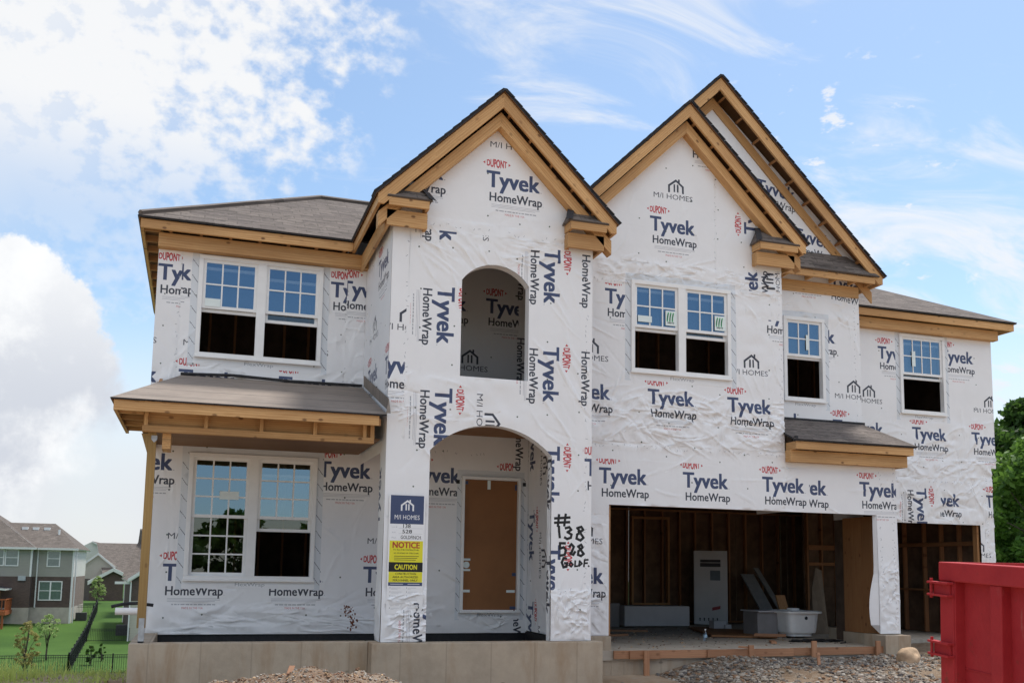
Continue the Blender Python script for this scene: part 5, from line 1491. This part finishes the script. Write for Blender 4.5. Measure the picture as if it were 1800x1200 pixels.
# --- notice board stapled on the left pier
sg = []
sg.append((rect(2.40, 2.86, -.285, .955), 'wrap', None))
sg.append((rect(2.405, 2.852, .575, .952), 'navy', None))
for q in ICON: sg.append((place(q, 2.63, .755, 0, .62), 'signwhite', None))
sg.append((place(fit('M/I HOMES', .335, .058), 2.463, .635), 'signwhite', None))
for i, (z, t_) in enumerate(((.525, 'Lot #'), (.455, 'Add'), (.385, 'Plan'))):
    sg.append((place(fit(t_, (.07, .05, .06)[i], .020), 2.43, z), 'grey', None)); sg.append((rect(2.52, 2.84, z - .008, z - .005), 'grey', None))
sg += [(place(fit('138', .10, .048, .02), 2.58, .525), 'spray', None), (place(fit('528', .13, .046, .02), 2.57, .455), 'spray', None), (place(fit('GOLDFINCH', .27, .044, .02), 2.55, .380), 'spray', None)]
sg += [(rect(2.405, 2.852, .028, .355), 'yellow', None), (rect(2.402, 2.855, .035, .128), 'spray', None)]
sg = sg[:-1]
sg += [(place(fit('NOTICE', .365, .075, .06), 2.445, .262), 'redp', None), (place(fit('TO ALL SUBCONTRACTORS', .345, .018, .03, 1), 2.455, .228), 'spray', None), (place(fit('NO SMOKING OR OPEN FLAME', .33, .017, .03, 1), 2.465, .185), 'spray', None)]
for k in range(3): sg.append((rect(2.47, 2.80 - .02 * k, .150 - k * .024, .157 - k * .024), 'spray', None))
sg += [(rect(2.402, 2.855, -.050, .075), 'spray', None), (place(fit('CAUTION', .30, .062, .05), 2.48, -.018), 'yellow', None), (rect(2.405, 2.852, -.245 + .06, -.051), 'yellow', None)]
for z, t_, w_ in ((-.088, 'CONSTRUCTION', .28), (-.130, 'AREA AUTHORIZED', .345), (-.172, 'PERSONNEL ONLY', .33)): sg.append((place(fit(t_, w_, .026, .03, 1), 2.628 - w_ / 2, z), 'spray', None))
sg.append((rect(2.402, 2.855, -.232, -.186), 'navy', None)); sg.append((rect(2.43, 2.60, -.212, -.206), 'signwhite', None)); sg.append((rect(2.66, 2.82, -.212, -.206), 'signwhite', None))
sg.insert(0, (rect(2.39, 2.865, -.30, .96), 'signwhite', None))
M['signwhite'] = plain('sign_white', (0.78, 0.78, 0.79), .5, .03)
M['yellow'] = plain('sign_yellow', (0.72, 0.66, 0.03), .5, .04); M['redp'] = plain('sign_red', (.42, .05, .03), .5, .05)
dz = .02
sg = [((q[0][0] + np.array((0, 0)), q[0][1]), q[1], q[2]) for q in sg]
low = []
for c in (2.425, 2.645):
    z = -.262
    while z > -.57:
        low.append((rect(c, c + .008, z, z + .010), 'spray', None)); low.append((rect(c + .02, c + random.uniform(.12, .17), z + .002, z + .006), 'grey', None)); low.append((rect(c + .02, c + random.uniform(.05, .15), z - .012, z - .008), 'grey', None)); z -= .052
def sy(v): return (v + .30) / 1.26
SH = lambda L: [((np.stack([q[0][0][:, 0], q[0][0][:, 1]], 1), q[0][1]), q[1], q[2]) for q in L]
so = sheet('notice_sign', None, lambda u, v, d: (u, 12.572, v), [(2.385, -.60), (2.87, -.60), (2.87, .962), (2.385, .962)], [], SH(sg) + low, ['signwhite', 'wrap', 'navy', 'grey', 'spray', 'yellow', 'redp'], 0)
tag(so, 'tall site notice with navy header and yellow NOTICE and CAUTION panels on the left pier', 'sign')

# --- pipe stubs at the left corner
t = MB(); t.tube([(-.93, 13.35, -.60), (-.60, 13.35, -.60)], .045, 16); tag(t.build('drain_pipe', 'vinyl', None, smooth=False), 'white plastic pipe poking out behind the porch post', 'pipe')
t = MB(); t.tube([(-1.02, 13.9, -.565), (-.85, 13.9, -.525), (-.7, 13.9, -.52), (-.5, 13.9, -.545)], .022, 10); tag(t.build('black_pipe', 'edge', None, smooth=True), 'black bent pipe above the white plastic pipe', 'pipe')

# ================================================================== red container
DM = empty('skip_container', (7.3, 8.2, -1.7), 'red steel waste container with vertical ribs and hinge brackets at right', 'skip')
mt, g, b = new_mat('red_paint'); co = objco(g); n1 = g.noise(co, 2.0, 6, .7); n2 = g.noise(co, 18, 4, .7); n3 = g.noise(g.vmath('MULTIPLY', co, (3, 3, .8)), 3.0, 6, .7)
c = g.mix(g.ramp(n1, .3, .7), (0.36, 0.020, 0.026), (0.43, 0.032, 0.036)); c = g.mix(g.ramp(n3, .60, .78, 0, .55), c, (0.42, 0.13, 0.11)); c = g.mix(g.ramp(n2, .70, .78, 0, .7), c, (0.10, 0.02, 0.02))
g.put(b.inputs['Base Color'], c); g.put(b.inputs['Roughness'], g.ramp(n1, .3, .7, .55, .8)); bump(g, b, g.math('ADD', g.math('MULTIPLY', n1, 1.0), g.math('MULTIPLY', n2, .08)), .35, .03)
rust = g.math('MULTIPLY', g.ramp(g.noise(co, 5.0, 7, .75), .60, .68), g.ramp(g.noise(co, .9, 3, .5), .45, .6))
c = g.mix(g.math('MULTIPLY', rust, .55), c, (0.13, 0.045, 0.025))
g.put(b.inputs['Base Color'], c)
b.inputs['Specular IOR Level'].default_value = .28
M['red_paint'] = mt
O = Vector((7.28, 8.15, 0)); dn = Vector((-.229, -1.292, -.055)).normalized(); ou = Vector((dn.y, -dn.x, 0)).normalized()   # towards the camera / outwards (to the left)
if ou.x > 0: ou = -ou
up = Vector((0, 0, 1)) - dn * dn.z; up.normalize(); DH = 1.85


def dbar(s0, s1, h0, h1, o0, o1, name='panel', bev=.006, mb=None):
    """block on the container side: s along the side from the far corner, h down from the rim, o outwards"""
    m = mb or MB(); p = O + dn * s0 + up * (.15 - h1) + ou * o0
    m.bar(p, p + dn * (s1 - s0), up * (h1 - h0), ou * (o1 - o0))
    return m if mb else m.build(name, 'red_paint', DM, bevel=bev)


dbar(-.0, 4.2, .05, DH, -.16, -.10, 'side_panel')
dbar(-.01, 4.2, 0, .19, -.16, .02, 'top_rim', .012)
dbar(0, .23, .191, DH, -.14, .012, 'corner_post', .01)
dbar(.23, .25, .191, DH, -.11, .0, 'corner_post', .004)
for s in (.80, 1.45, 2.1, 2.75): dbar(s, s + .17, .191, DH, -.13, .0, 'side_rib', .01)
dbar(.25, .80, 1.04, 1.05, -.105, -.088, 'weld_seam', .003)
m = MB(); q = O - ou * .16 - dn * 0.0
m.bar(O - ou * 2.3 + up * (.15 - DH), O - ou * .16 + up * (.15 - DH), up * DH, dn * .05); m.build('rear_door', 'red_paint', DM)
m = MB(); m.bar(O - ou * 2.36 + up * (.15 - DH), O - ou * 2.36 + dn * 4.2 + up * (.15 - DH), up * DH, ou * .06); m.build('side_panel', 'red_paint', DM)
for h in (.20, .80):
    m = MB()
    for hh in (h, h + .125): dbar(-.12, .24, hh, hh + .022, .013, .085, mb=m)
    dbar(-.085, .20, h + .0225, h + .1245, .013, .03, mb=m)
    m.build('hinge_bracket', 'red_paint', DM, bevel=.003)
    m = MB(); p = O + dn * -.09 + up * (.15 - h - .17) + ou * .05; m.tube([p, p + up * .20], .016, 10); m.build('hinge_pin', 'red_paint', DM)

# ================================================================== plants and neighbours
def leaves(m, c, r, n, size, rg, mi=0, lv=.5, flat=.75):
    for _ in range(n):
        d = Vector((rg.gauss(0, 1), rg.gauss(0, 1), rg.gauss(0, 1))).normalized() * (rg.random() ** .45)
        p = Vector(c) + Vector((d.x * r, d.y * r, d.z * r * flat))
        a = Vector((rg.gauss(0, 1), rg.gauss(0, 1), rg.gauss(0, .7))).normalized(); b_ = a.cross(Vector((rg.gauss(0, 1), rg.gauss(0, 1), rg.gauss(0, 1)))).normalized(); s_ = size * rg.uniform(.6, 1.35)
        b0 = len(m.v)
        m.v += [tuple(p - a * s_), tuple(p + b_ * s_ * .55), tuple(p + a * s_), tuple(p - b_ * s_ * .55)]
        q = min(1, max(0, lv + rg.gauss(0, .16))); m.a += [(q, 0, 0)] * 4
        m.f.append((b0, b0 + 1, b0 + 2, b0 + 3)); m.m.append(mi)


def build_leaves(m, name, mat, parent):
    o = m.build(name, mat, parent)
    at = o.data.attributes.new('lv', 'FLOAT', 'POINT'); at.data.foreach_set('value', [a[0] for a in m.a])
    return o


M['leaf_dark'] = leaf_mat('leaf_deep', (0.020, 0.052, 0.010), (0.085, 0.165, 0.030))
M['leaf_light'] = leaf_mat('leaf_fresh', (0.045, 0.10, 0.018), (0.15, 0.27, 0.045))
M['leaf_pale'] = leaf_mat('leaf_pale', (0.13, 0.20, 0.06), (0.40, 0.50, 0.20))
M['leaf_tan'] = leaf_mat('leaf_bronze', (0.16, 0.14, 0.045), (0.40, 0.36, 0.13))
M['bark'] = plain('bark', (0.085, 0.065, 0.05), .9, .3, 12, bmp=.5, bscale=20)


def tree(x, y, h, cr, label_, leaf='leaf_dark', n=70, per=110, size=.13, base=.18, seed=1, cat='tree', group=None, z=None):
    rg = random.Random(seed); z0 = ground_z(x, y) if z is None else z
    T = empty('tree' if cat == 'tree' else cat, (x, y, z0), label_, cat, group)
    t = MB(); tr = h * .014 + .015
    pts = [(x + .02 * h * math.sin(i * 1.1 + seed), y + .02 * h * math.cos(i * 1.7 + seed), z0 - .2 + (h * .88 + .2) * i / 6) for i in range(7)]
    t.tube(pts, [tr * (1.25 - i / 6.2) for i in range(7)], 8)
    cl = []
    for k in range(n):
        f = base + (1 - base) * rg.random() ** .8; zz = z0 + h * f
        prof = math.sin(min(1, (f - base) / (1 - base) * .86 + .16) * math.pi) ** .6
        a = rg.uniform(0, 6.283); d = cr * prof * math.sqrt(rg.uniform(.15, 1))
        cl.append((x + d * math.cos(a), y + d * math.sin(a), zz, cr * rg.uniform(.16, .30)))
    for k in range(min(14, n)):
        c = cl[k * (n // min(14, n))]; i = min(5, max(1, int((c[2] - z0) / h * 6 * .7))); p = pts[i]
        md = tuple((p[j] + c[j]) / 2 + (.06 * h if j == 2 else 0) for j in range(3)); t.tube([p, md, c[:3]], [tr * .45, tr * .28, tr * .08], 6)
    t.build('trunk', 'bark', T, smooth=True)
    m = MB()
    for c in cl: leaves(m, c[:3], c[3], per, size, rg, 0, .5 + rg.uniform(-.28, .32))
    build_leaves(m, 'crown', leaf, T)
    return T


rt = [(33.0, 30.5, 7.6, 3.0, 'bright green broadleaf tree right beside the house corner', 'leaf_light', 95, 150, .15, .06, 3),
      (40.5, 36.0, 10.6, 4.6, 'tall dark green tree rising at the right edge', 'leaf_dark', 120, 150, .17, .06, 4),
      (37.8, 36.5, 9.8, 3.6, 'dark tree in shade behind the bright green one', 'leaf_dark', 110, 140, .17, .02, 5),
      (48.0, 44.0, 11.0, 5.0, 'broad dark tree farthest back at the right edge', 'leaf_dark', 110, 130, .2, .02, 6),
      (36.5, 31.0, 4.6, 2.8, 'low leafy tree under the tall trees behind the red container', 'leaf_light', 70, 130, .14, .02, 7)]
for r_ in rt: tree(r_[0], r_[1], r_[2], r_[3], r_[4], r_[5], r_[6], r_[7], r_[8], r_[9], r_[10], group='trees right of the house')
tree(-8.9, 62, 3.3, .62, 'bronze leaved young tree in the lawn by the fence', 'leaf_tan', 60, 34, .06, .16, 21, group='young trees on the lawn')
tree(-9.2, 73, 3.0, .80, 'pale green young tree on the lawn before the neighbour house', 'leaf_pale', 34, 30, .07, .50, 22, group='young trees on the lawn')
tree(-9.5, 110, 2.7, .80, 'slim light green tree in front of the brick gable', 'leaf_pale', 50, 34, .08, .12, 23, group='young trees on the lawn')
tree(-6.2, 70, 1.3, .42, 'small round shrub by the black fence', 'leaf_dark', 16, 90, .07, .05, 24, cat='shrub')
tree(-5.7, 72, 1.25, .26, 'narrow upright evergreen beside the shrub', 'leaf_dark', 12, 80, .06, .05, 25, cat='shrub')

for k_, (x_, y_, h_) in enumerate(((-2.5, -34, 4.2), (2.5, -38, 5.0), (7.0, -33, 3.8), (-8, -40, 4.6), (13, -42, 5.2))): tree(x_, y_, h_, 3.0, ('round tree mirrored in the low windows, far left', 'tallest tree mirrored in the low windows', 'low tree mirrored in the low windows, right of the tallest', 'broad tree mirrored in the low windows, leftmost', 'big tree across the road, rightmost of those mirrored')[k_], 'leaf_dark', 44, 70, .26, .06, 40 + k_, group='trees across the road')

# weeds and rough grass on the bank left of the porch
m = MB(); rg = random.Random(99)
def blade(x, y, h, w, lv, lean):
    z = ground_z(x, y) - .02; a = rg.uniform(0, 6.28); dx, dy = math.cos(a), math.sin(a); l = lean * h
    b0 = len(m.v)
    for t_, ww in ((0, 1), (.5, .8), (1, .05)):
        ox, oy = dx * l * t_ * t_, dy * l * t_ * t_
        for s_ in (-1, 1): m.v.append((x + ox - dy * w * ww * s_, y + oy + dx * w * ww * s_, z + h * t_ * (1 - .15 * lean * t_))); m.a.append((min(1, max(0, lv + rg.gauss(0, .12) + .2 * t_)), 0, 0))
    m.f += [(b0, b0 + 1, b0 + 3, b0 + 2), (b0 + 2, b0 + 3, b0 + 5, b0 + 4)]; m.m += [0, 0]
for i in range(9000):
    x, y = rg.uniform(-6.5, -.7), rg.uniform(12.6, 16.5)
    if y < 13.6 and rg.random() < .75: continue
    blade(x, y, rg.uniform(.03, .10), rg.uniform(.004, .009), .35, rg.uniform(.2, .9))
for cx_, cy_, n_, hh in ((-2.25, 14.2, 70, .34), (-2.0, 14.6, 60, .26), (-2.5, 14.8, 60, .30), (-1.35, 14.9, 24, .24), (-1.15, 13.9, 14, .20), (-.95, 13.2, 26, .20), (-1.8, 15.3, 30, .24), (-1.0, 14.6, 16, .26)):
    for i in range(n_): blade(rg.gauss(cx_, .13), rg.gauss(cy_, .13), hh * rg.uniform(.4, 1.1), rg.uniform(.005, .012), .6, rg.uniform(.2, .8))
o = build_leaves(m, 'weeds', leaf_mat('grass_blade', (0.22, 0.28, 0.06), (0.52, 0.58, 0.17), .45), None); tag(o, kind='stuff')

# --- black metal fences
M['fence'] = plain('black_aluminium', (0.012, 0.012, 0.014), .5, .1)


def fence(p, q, h, label_, step=.11, post=2.4, zoff=0.0):
    p, q = Vector((p[0], p[1], 0)), Vector((q[0], q[1], 0)); L = (q - p).length; d = (q - p) / L; nn = Vector((d.y, -d.x, 0))
    FE = empty('metal_fence', (p.x, p.y, ground_z(p.x, p.y)), label_, 'fence', 'black metal fences behind the house')
    n = max(1, round(L / post))
    zz = lambda s: ground_z((p + d * s).x, (p + d * s).y) + zoff
    for i in range(n + 1):
        s = L * i / n; c = p + d * s; m = MB(); m.box(c.x - .04, c.x + .04, c.y - .04, c.y + .04, zz(s) - .1, zz(s) + h + .06, 2); m.build('fence_post', 'fence', FE)
    for i in range(n):
        s0, s1 = L * i / n + .04, L * (i + 1) / n - .04; m = MB()
        for hh in (.12, h - .18, h - .04):
            a, b_ = p + d * s0, p + d * s1; a = Vector((a.x, a.y, zz(s0) + hh)); b_ = Vector((b_.x, b_.y, zz(s1) + hh)); m.bar(a, b_, (0, 0, .035), nn * .03)
        s = s0 + step / 2
        while s < s1:
            c = p + d * s; m.bar((c.x, c.y, zz(s) + .08), (c.x, c.y, zz(s) + h), d * .02, nn * .02); s += step
        m.build('picket_panel', 'fence', FE)


fence((-13, 65), (-6.98, 65), 1.22, 'black picket fence nearest the weeds, left of the corner', .13)
fence((-6.98, 65), (-2.0, 65), 1.22, 'black picket fence nearest the weeds, running right to the corner of the house', .13)
fence((-6.98, 65.1), (-8.9, 104), 1.3, 'long black picket fence running back between the two lawns', .13)
fence((-7.9, 85), (-4.8, 85), 1.05, 'short black fence across the right lawn', .13)
fence((-12.0, 100), (-8.9, 100), 1.1, 'short black fence between the grey house and the long fence', .13)

# --- grey house with brick ground floor
M['sid_grey'] = siding_mat('grey_siding', (0.35, 0.33, 0.295)); M['sid_pale_lit'] = siding_mat('pale_lit_siding', (0.72, 0.70, 0.66)); M['sid_tan'] = siding_mat('tan_siding', (0.55, 0.50, 0.43))
M['brick'] = brick_mat('dark_brick', (0.12, 0.078, 0.064), (0.085, 0.056, 0.048), (0.12, 0.10, 0.09)); M['brick_lit'] = brick_mat('lit_brick', (0.21, 0.15, 0.125), (0.17, 0.12, 0.10), (0.27, 0.23, 0.2))
M['roof_br'] = shingle_mat('brown_shingle', (0.19, 0.162, 0.142), (0.125, 0.106, 0.094), (0.158, 0.136, 0.118)); M['base_w'] = plain('painted_foundation', (0.42, 0.38, 0.33), .85, .1, 2)
M['trim'] = plain('white_trim', (0.72, 0.72, 0.70), .6, .04); M['dpane'] = glass_mat('far_window_glass', .10, (.75, .85, .9), (.70, .75, .75)); M['decking'] = wood_mat('stained_deck', (0.42, 0.13, 0.045), (0.30, 0.085, 0.03), False); M['blind'] = plain('window_blind', (.33, .36, .36), .7, .1)


def hwall(m, p, q, z0, z1, mi=0):
    p, q = Vector((p[0], p[1], 0)), Vector((q[0], q[1], 0)); L = (q - p).length
    m.face([(p.x, p.y, z0), (q.x, q.y, z0), (q.x, q.y, z1), (p.x, p.y, z1)], mi, [(0, z0, 0), (L, z0, 0), (L, z1, 0), (0, z1, 0)])


def far_window(par, x0, x1, z0, z1, y, units=1):
    f = MB(); b = .09
    f.box(x0 - b, x1 + b, y - .06, y, z0 - b, z0); f.box(x0 - b, x1 + b, y - .06, y, z1, z1 + b); f.box(x0 - b, x0, y - .059, y, z0, z1, 2); f.box(x1, x1 + b, y - .059, y, z0, z1, 2)
    for i in range(1, units): x = x0 + (x1 - x0) * i / units; f.box(x - .06, x + .06, y - .058, y, z0, z1, 2)
    f.box(x0, x1, y - .05, y, (z0 + z1) / 2 - .03, (z0 + z1) / 2 + .03)
    o = f.build('window', 'trim', par)
    p = MB(); p.face([(x0, y - .02, z0), (x1, y - .02, z0), (x1, y - .02, z1), (x0, y - .02, z1)]); p.build('pane', 'dpane', o)
    p = MB(); p.face([(x0, y - .004, z0), (x1, y - .004, z0), (x1, y - .004, z1), (x0, y - .004, z1)]); p.build('blind', 'blind', o)


def far_roof(par, faces, mat='roof_br', name='roof'):
    m = MB()
    for pts in faces:
        n = (Vector(pts[1]) - Vector(pts[0])).cross(Vector(pts[2]) - Vector(pts[0])).normalized()
        if n.z < 0: pts = pts[::-1]; n = -n
        e = Vector((0, 0, 1)).cross(n).normalized(); s_ = n.cross(e); m.face(pts, 0, [(Vector(p).dot(e), Vector(p).dot(s_), 0) for p in pts])
    o = m.build(name, [mat, 'trim'], par); mo = o.modifiers.new('thick', 'SOLIDIFY'); mo.thickness = .14; mo.offset = -1; mo.material_offset = 1; mo.material_offset_rim = 1
    return o


YA = 95.0; s_ = YA
HA = empty('neighbour_house', (-14, YA, -5.4), 'grey sided neighbour house with dark brick lower floor and brown hip roof at left', 'house')
XL, XM, XR = -26.0, -.1432 * s_, -.1085 * s_; ZB, Z1_, Z2_, ZE = -6.2, -3.95, -1.25, 1.22; XS = -.0985 * 104
for nm, mt_, z0, z1 in (('basement_wall', 'base_w', ZB, Z1_), ('brick_wall', 'brick', Z1_, Z2_), ('siding_wall', 'sid_grey', Z2_, ZE)):
    m = MB(); hwall(m, (XM, YA), (XR, YA), z0, z1); hwall(m, (XL, YA - .8), (XM, YA - .8), z0, z1); hwall(m, (XM, YA - .8), (XM, YA), z0, z1); m.build(nm, mt_, HA)
for nm, mt_, z0, z1 in (('basement_wall', 'base_w', ZB, Z1_), ('brick_wall', 'brick_lit', Z1_, Z2_), ('siding_wall', 'sid_pale_lit', Z2_, ZE)):  # right flank in lighter siding and brick: its sunlight is put into the colour
    m = MB(); hwall(m, (XR, YA), (XR, YA + 10), z0, z1); m.build(nm, mt_, HA)
m = MB(); m.box(XR - .13, XR + .02, YA - .03, YA + .12, ZB, ZE, 2); m.box(XM - .13, XM + .02, YA - .83, YA - .70, Z2_, ZE, 2); m.build('corner_board', 'trim', HA)
m = MB(); m.tube([(XM + .35, YA - .08, Z1_), (XM + .35, YA - .08, ZE)], .06, 6); m.tube([(XR + .15, YA + .3, ZB + .5), (XR + .15, YA + .3, ZE)], .06, 6); m.build('downspout', 'trim', HA)
e = .45; ye = YA - e; xr = XR + .35; zr = 3.62; yr = YA + 5.0
far_roof(HA, [[(XM - 3, ye, ZE), (xr, ye, ZE), (XR - 2.35, yr, zr), (XM - 3, yr, zr)], [(xr, ye, ZE), (xr, YA + 10.4, ZE), (XR - 2.35, yr, zr)]])
far_roof(HA, [[(XL, ye - .8, ZE), (XM + .35, ye - .8, ZE), (-19.5, yr + .4, 5.6), (-26, yr + .4, 5.6)], [(XM + .35, ye - .8, ZE + .01), (XM + .35, YA + 10.4, ZE), (-19.5, yr + .4, 5.6)]])
m = MB(); m.box(XM + .3, xr, ye - .1, ye, ZE - .12, ZE + .06); m.box(XL, XM + .35, ye - .9, ye - .8, ZE - .12, ZE + .06); m.build('gutter', 'trim', HA)
for x in (-15.0, -14.1, -13.15): m = MB(); m.box(x - .25, x + .25, yr - 1.55, yr - 1.15, 2.95, 3.2); m.build('roof_vent', 'vinyl', HA)
m = MB(); m.tube([(-12.0, YA + 2.6, 2.2), (-12.0, YA + 2.6, 3.0)], .09, 8); m.build('vent_pipe', 'vinyl', HA)
far_window(HA, -.1309 * s_, -.1213 * s_, -.30, .98, YA); far_window(HA, -.1363 * s_, -.1180 * s_, -3.25, -1.72, YA, 2)
far_window(HA, -.1755 * s_, -.1672 * s_, -.28, 1.02, YA - .8); far_window(HA, -.1648 * s_, -.1552 * s_, -.28, 1.02, YA - .8)
m = MB(); m.box(-14.6, -14.0, YA - .92, YA - .8, -1.6, -1.2); m.build('meter_box', 'steel', HA)
# deck with a pavilion
DK = empty('timber_deck', (-16, YA - 2, -5.5), 'reddish timber deck with a railing on the grey house', 'deck')
m = MB(); m.box(-26, -14.9, YA - 4.0, YA - .85, -4.45, -4.1); m.build('platform', 'decking', DK)
m = MB()
for i in range(46): m.box(-14.98 - i * .24, -14.92 - i * .24, YA - 4.0, YA - 3.95, -4.08, -3.2, 2)
m.box(-26, -14.9, YA - 4.02, YA - 3.93, -3.2, -3.1); m.box(-14.97, -14.9, YA - 4.0, YA - .85, -3.2, -3.1, 1)
for i in range(12): m.box(-14.97, -14.92, YA - 3.9 + i * .25, YA - 3.85 + i * .25, -4.08, -3.2, 2)
m.build('railing', 'decking', DK)
for x in (-15.1, -18.5): m = MB(); m.box(x - .08, x + .08, YA - 3.95, YA - 3.79, -6.4, -4.45, 2); m.build('deck_post', 'decking', DK)
PV = empty('pavilion', (-17, YA - 2.5, -4.1), 'small dark roofed pavilion standing on the timber deck', 'pavilion')
far_roof(PV, [[(-20, YA - 4.1, -1.75), (-15.0, YA - 4.1, -2.25), (-15.0, YA - 1.0, -2.25), (-20, YA - 1.0, -1.3)]], 'edge')
for x in (-15.5, -19.0): m = MB(); m.box(x - .08, x + .08, YA - 3.9, YA - 3.74, -4.1, -2.3, 2); m.build('pavilion_post', 'pine_dark', PV)
m = MB(); m.box(-10.1, -9.2, YA + 2, YA + 2.9, -5.6, -4.5); m.build('air_conditioner', plain('dark_unit', (.05, .05, .05), .6), None); tag(bpy.data.objects['air_conditioner'], 'dark square air conditioner beside the grey house', 'air conditioner')

# --- tan house with a brick gable, and the ones behind and beside it
s_ = 118.0
HB = empty('gable_house', (-9, s_, -4.2), 'brown roofed house with a dark brick gable behind the slim tree', 'house')
q = lambda a, b, D: (a * D, D, b * D)
m = MB(); D = s_; m.face([q(-.0934, -.036, D), q(-.0639, -.036, D), q(-.0639, -.0112, D), q(-.0735, -.0052, D), q(-.0934, -.0155, D)], 0, [(a * D, b * D, 0) for a, b in ((-.0934, -.036), (-.0639, -.036), (-.0639, -.0112), (-.0735, -.0052), (-.0934, -.0155))]); m.build('gable_wall', 'brick', HB)
m = MB(); m.bar(q(-.0955, -.0172, D - .3), q(-.0735, -.0042, D - .3), (0, 0, -.4), (0, .25, 0)); m.bar(q(-.0735, -.0042, D - .3), q(-.0625, -.0095, D - .3), (0, 0, -.4), (0, .25, 0)); m.build('verge_board', 'trim', HB)
m = MB(); hwall(m, (-.100 * D, D + 2), (-.0934 * D, D), -4.4, -1.75); m.build('brick_wall', 'brick', HB)
m = MB(); D2_ = 122.0; pts = [(-.1005, -.019), (-.066, -.019), (-.066, -.006), (-.0878, .0093), (-.1005, -.0005)]; m.face([q(a, b, D2_) for a, b in pts], 0, [(a * D2_, b * D2_, 0) for a, b in pts]); m.build('gable_wall', 'sid_tan', HB)
m = MB(); m.bar(q(-.1005, -.0005, D2_ - .3), q(-.0878, .0098, D2_ - .3), (0, 0, -.25), (0, .2, 0)); m.bar(q(-.0878, .0098, D2_ - .3), q(-.072, -.0035, D2_ - .3), (0, 0, -.25), (0, .2, 0)); m.build('verge_board', 'trim', HB)
far_roof(HB, [[q(-.0735, -.0045, D - .2), q(-.0625, -.0097, D - .2), q(-.0625, -.0097, D + 6), q(-.0735, -.0045, D + 6)], [q(-.0735, -.0045, D - .2), q(-.096, -.017, D - .2), q(-.096, -.017, D + 6), q(-.0735, -.0045, D + 6)]])
far_roof(HB, [[(-9.6, 118.5, -2.2), (-2.5, 118.5, -2.2), (-2.5, 128, 2.46), (-11.5, 128, 2.46)]])
HC = empty('far_house', (-11, 130, -4), 'pale sided house end peeking over the brown roof', 'house')
m = MB(); D = 131.0; pts = [(-.1015, -.03), (-.076, -.03), (-.076, .0110), (-.0934, .0205), (-.1015, .0160)]; m.face([q(a, b, D) for a, b in pts], 0, [(a * D, b * D, 0) for a, b in pts]); m.build('gable_wall', 'sid_pale_lit', HC)
far_roof(HC, [[(-.0934 * D, D - .3, .0207 * D), (-.070 * D, D - .3, .0075 * D), (-.070 * D, D + 9, .0075 * D), (-.0934 * D, D + 9, .0207 * D)]])
HD = empty('side_house', (-4, 88, -5), 'brown house with white gutters partly hidden behind the porch post', 'house')
D = 85.0
m = MB(); hwall(m, (-.0565 * D, D), (-1.0, D), -6.4, -3.0); m.build('siding_wall', 'sid_tan', HD)
m = MB(); hwall(m, (-.0565 * D, D), (-1.0, D), -3.0, -1.3); hwall(m, (-.0625 * 96, 96), (-.0565 * D, D), -6.2, -1.6); m.face([(-.0565 * D, D - .0, -1.3), (-1.0, D, -1.3), (-2.4, D, .4)], 0); m.build('brick_wall', 'brick', HD)
m = MB(); m.bar((-5.1, D - .3, -1.55), (-2.4, D - .3, .3), (0, 0, .35), (0, .2, 0)); m.tube([(-4.85, D - .1, -6.3), (-4.85, D - .1, -1.5)], .06, 6); m.tube([(-.0625 * 96, 95.9, -6), (-.0625 * 96, 95.9, -1.6)], .06, 6); m.box(-6.1, -4.9, D + .2, D + .4, -1.65, -1.45); m.build('gutter', 'trim', HD)
far_roof(HD, [[(-5.15, D - .35, -1.35), (-2.4, D - .35, .55), (-2.4, D + 12, .55), (-6.4, D + 12, -1.35)]])
far_roof(HD, [[(-.0655 * 100, 100, -1.2), (-1, 100, -1.2), (-1, 106, 3.55), (-.0519 * 106, 106, 3.55), (-.053 * 106, 106, 2.2)]])
m = MB(); m.box(-6.0, -5.1, 88, 88.9, -6.1, -5.1); m.build('air_conditioner', bpy.data.materials['dark_unit'], None); tag([o for o in bpy.data.objects if o.name.startswith('air_conditioner')][-1], 'dark air conditioner on the right lawn by the brown house', 'air conditioner')
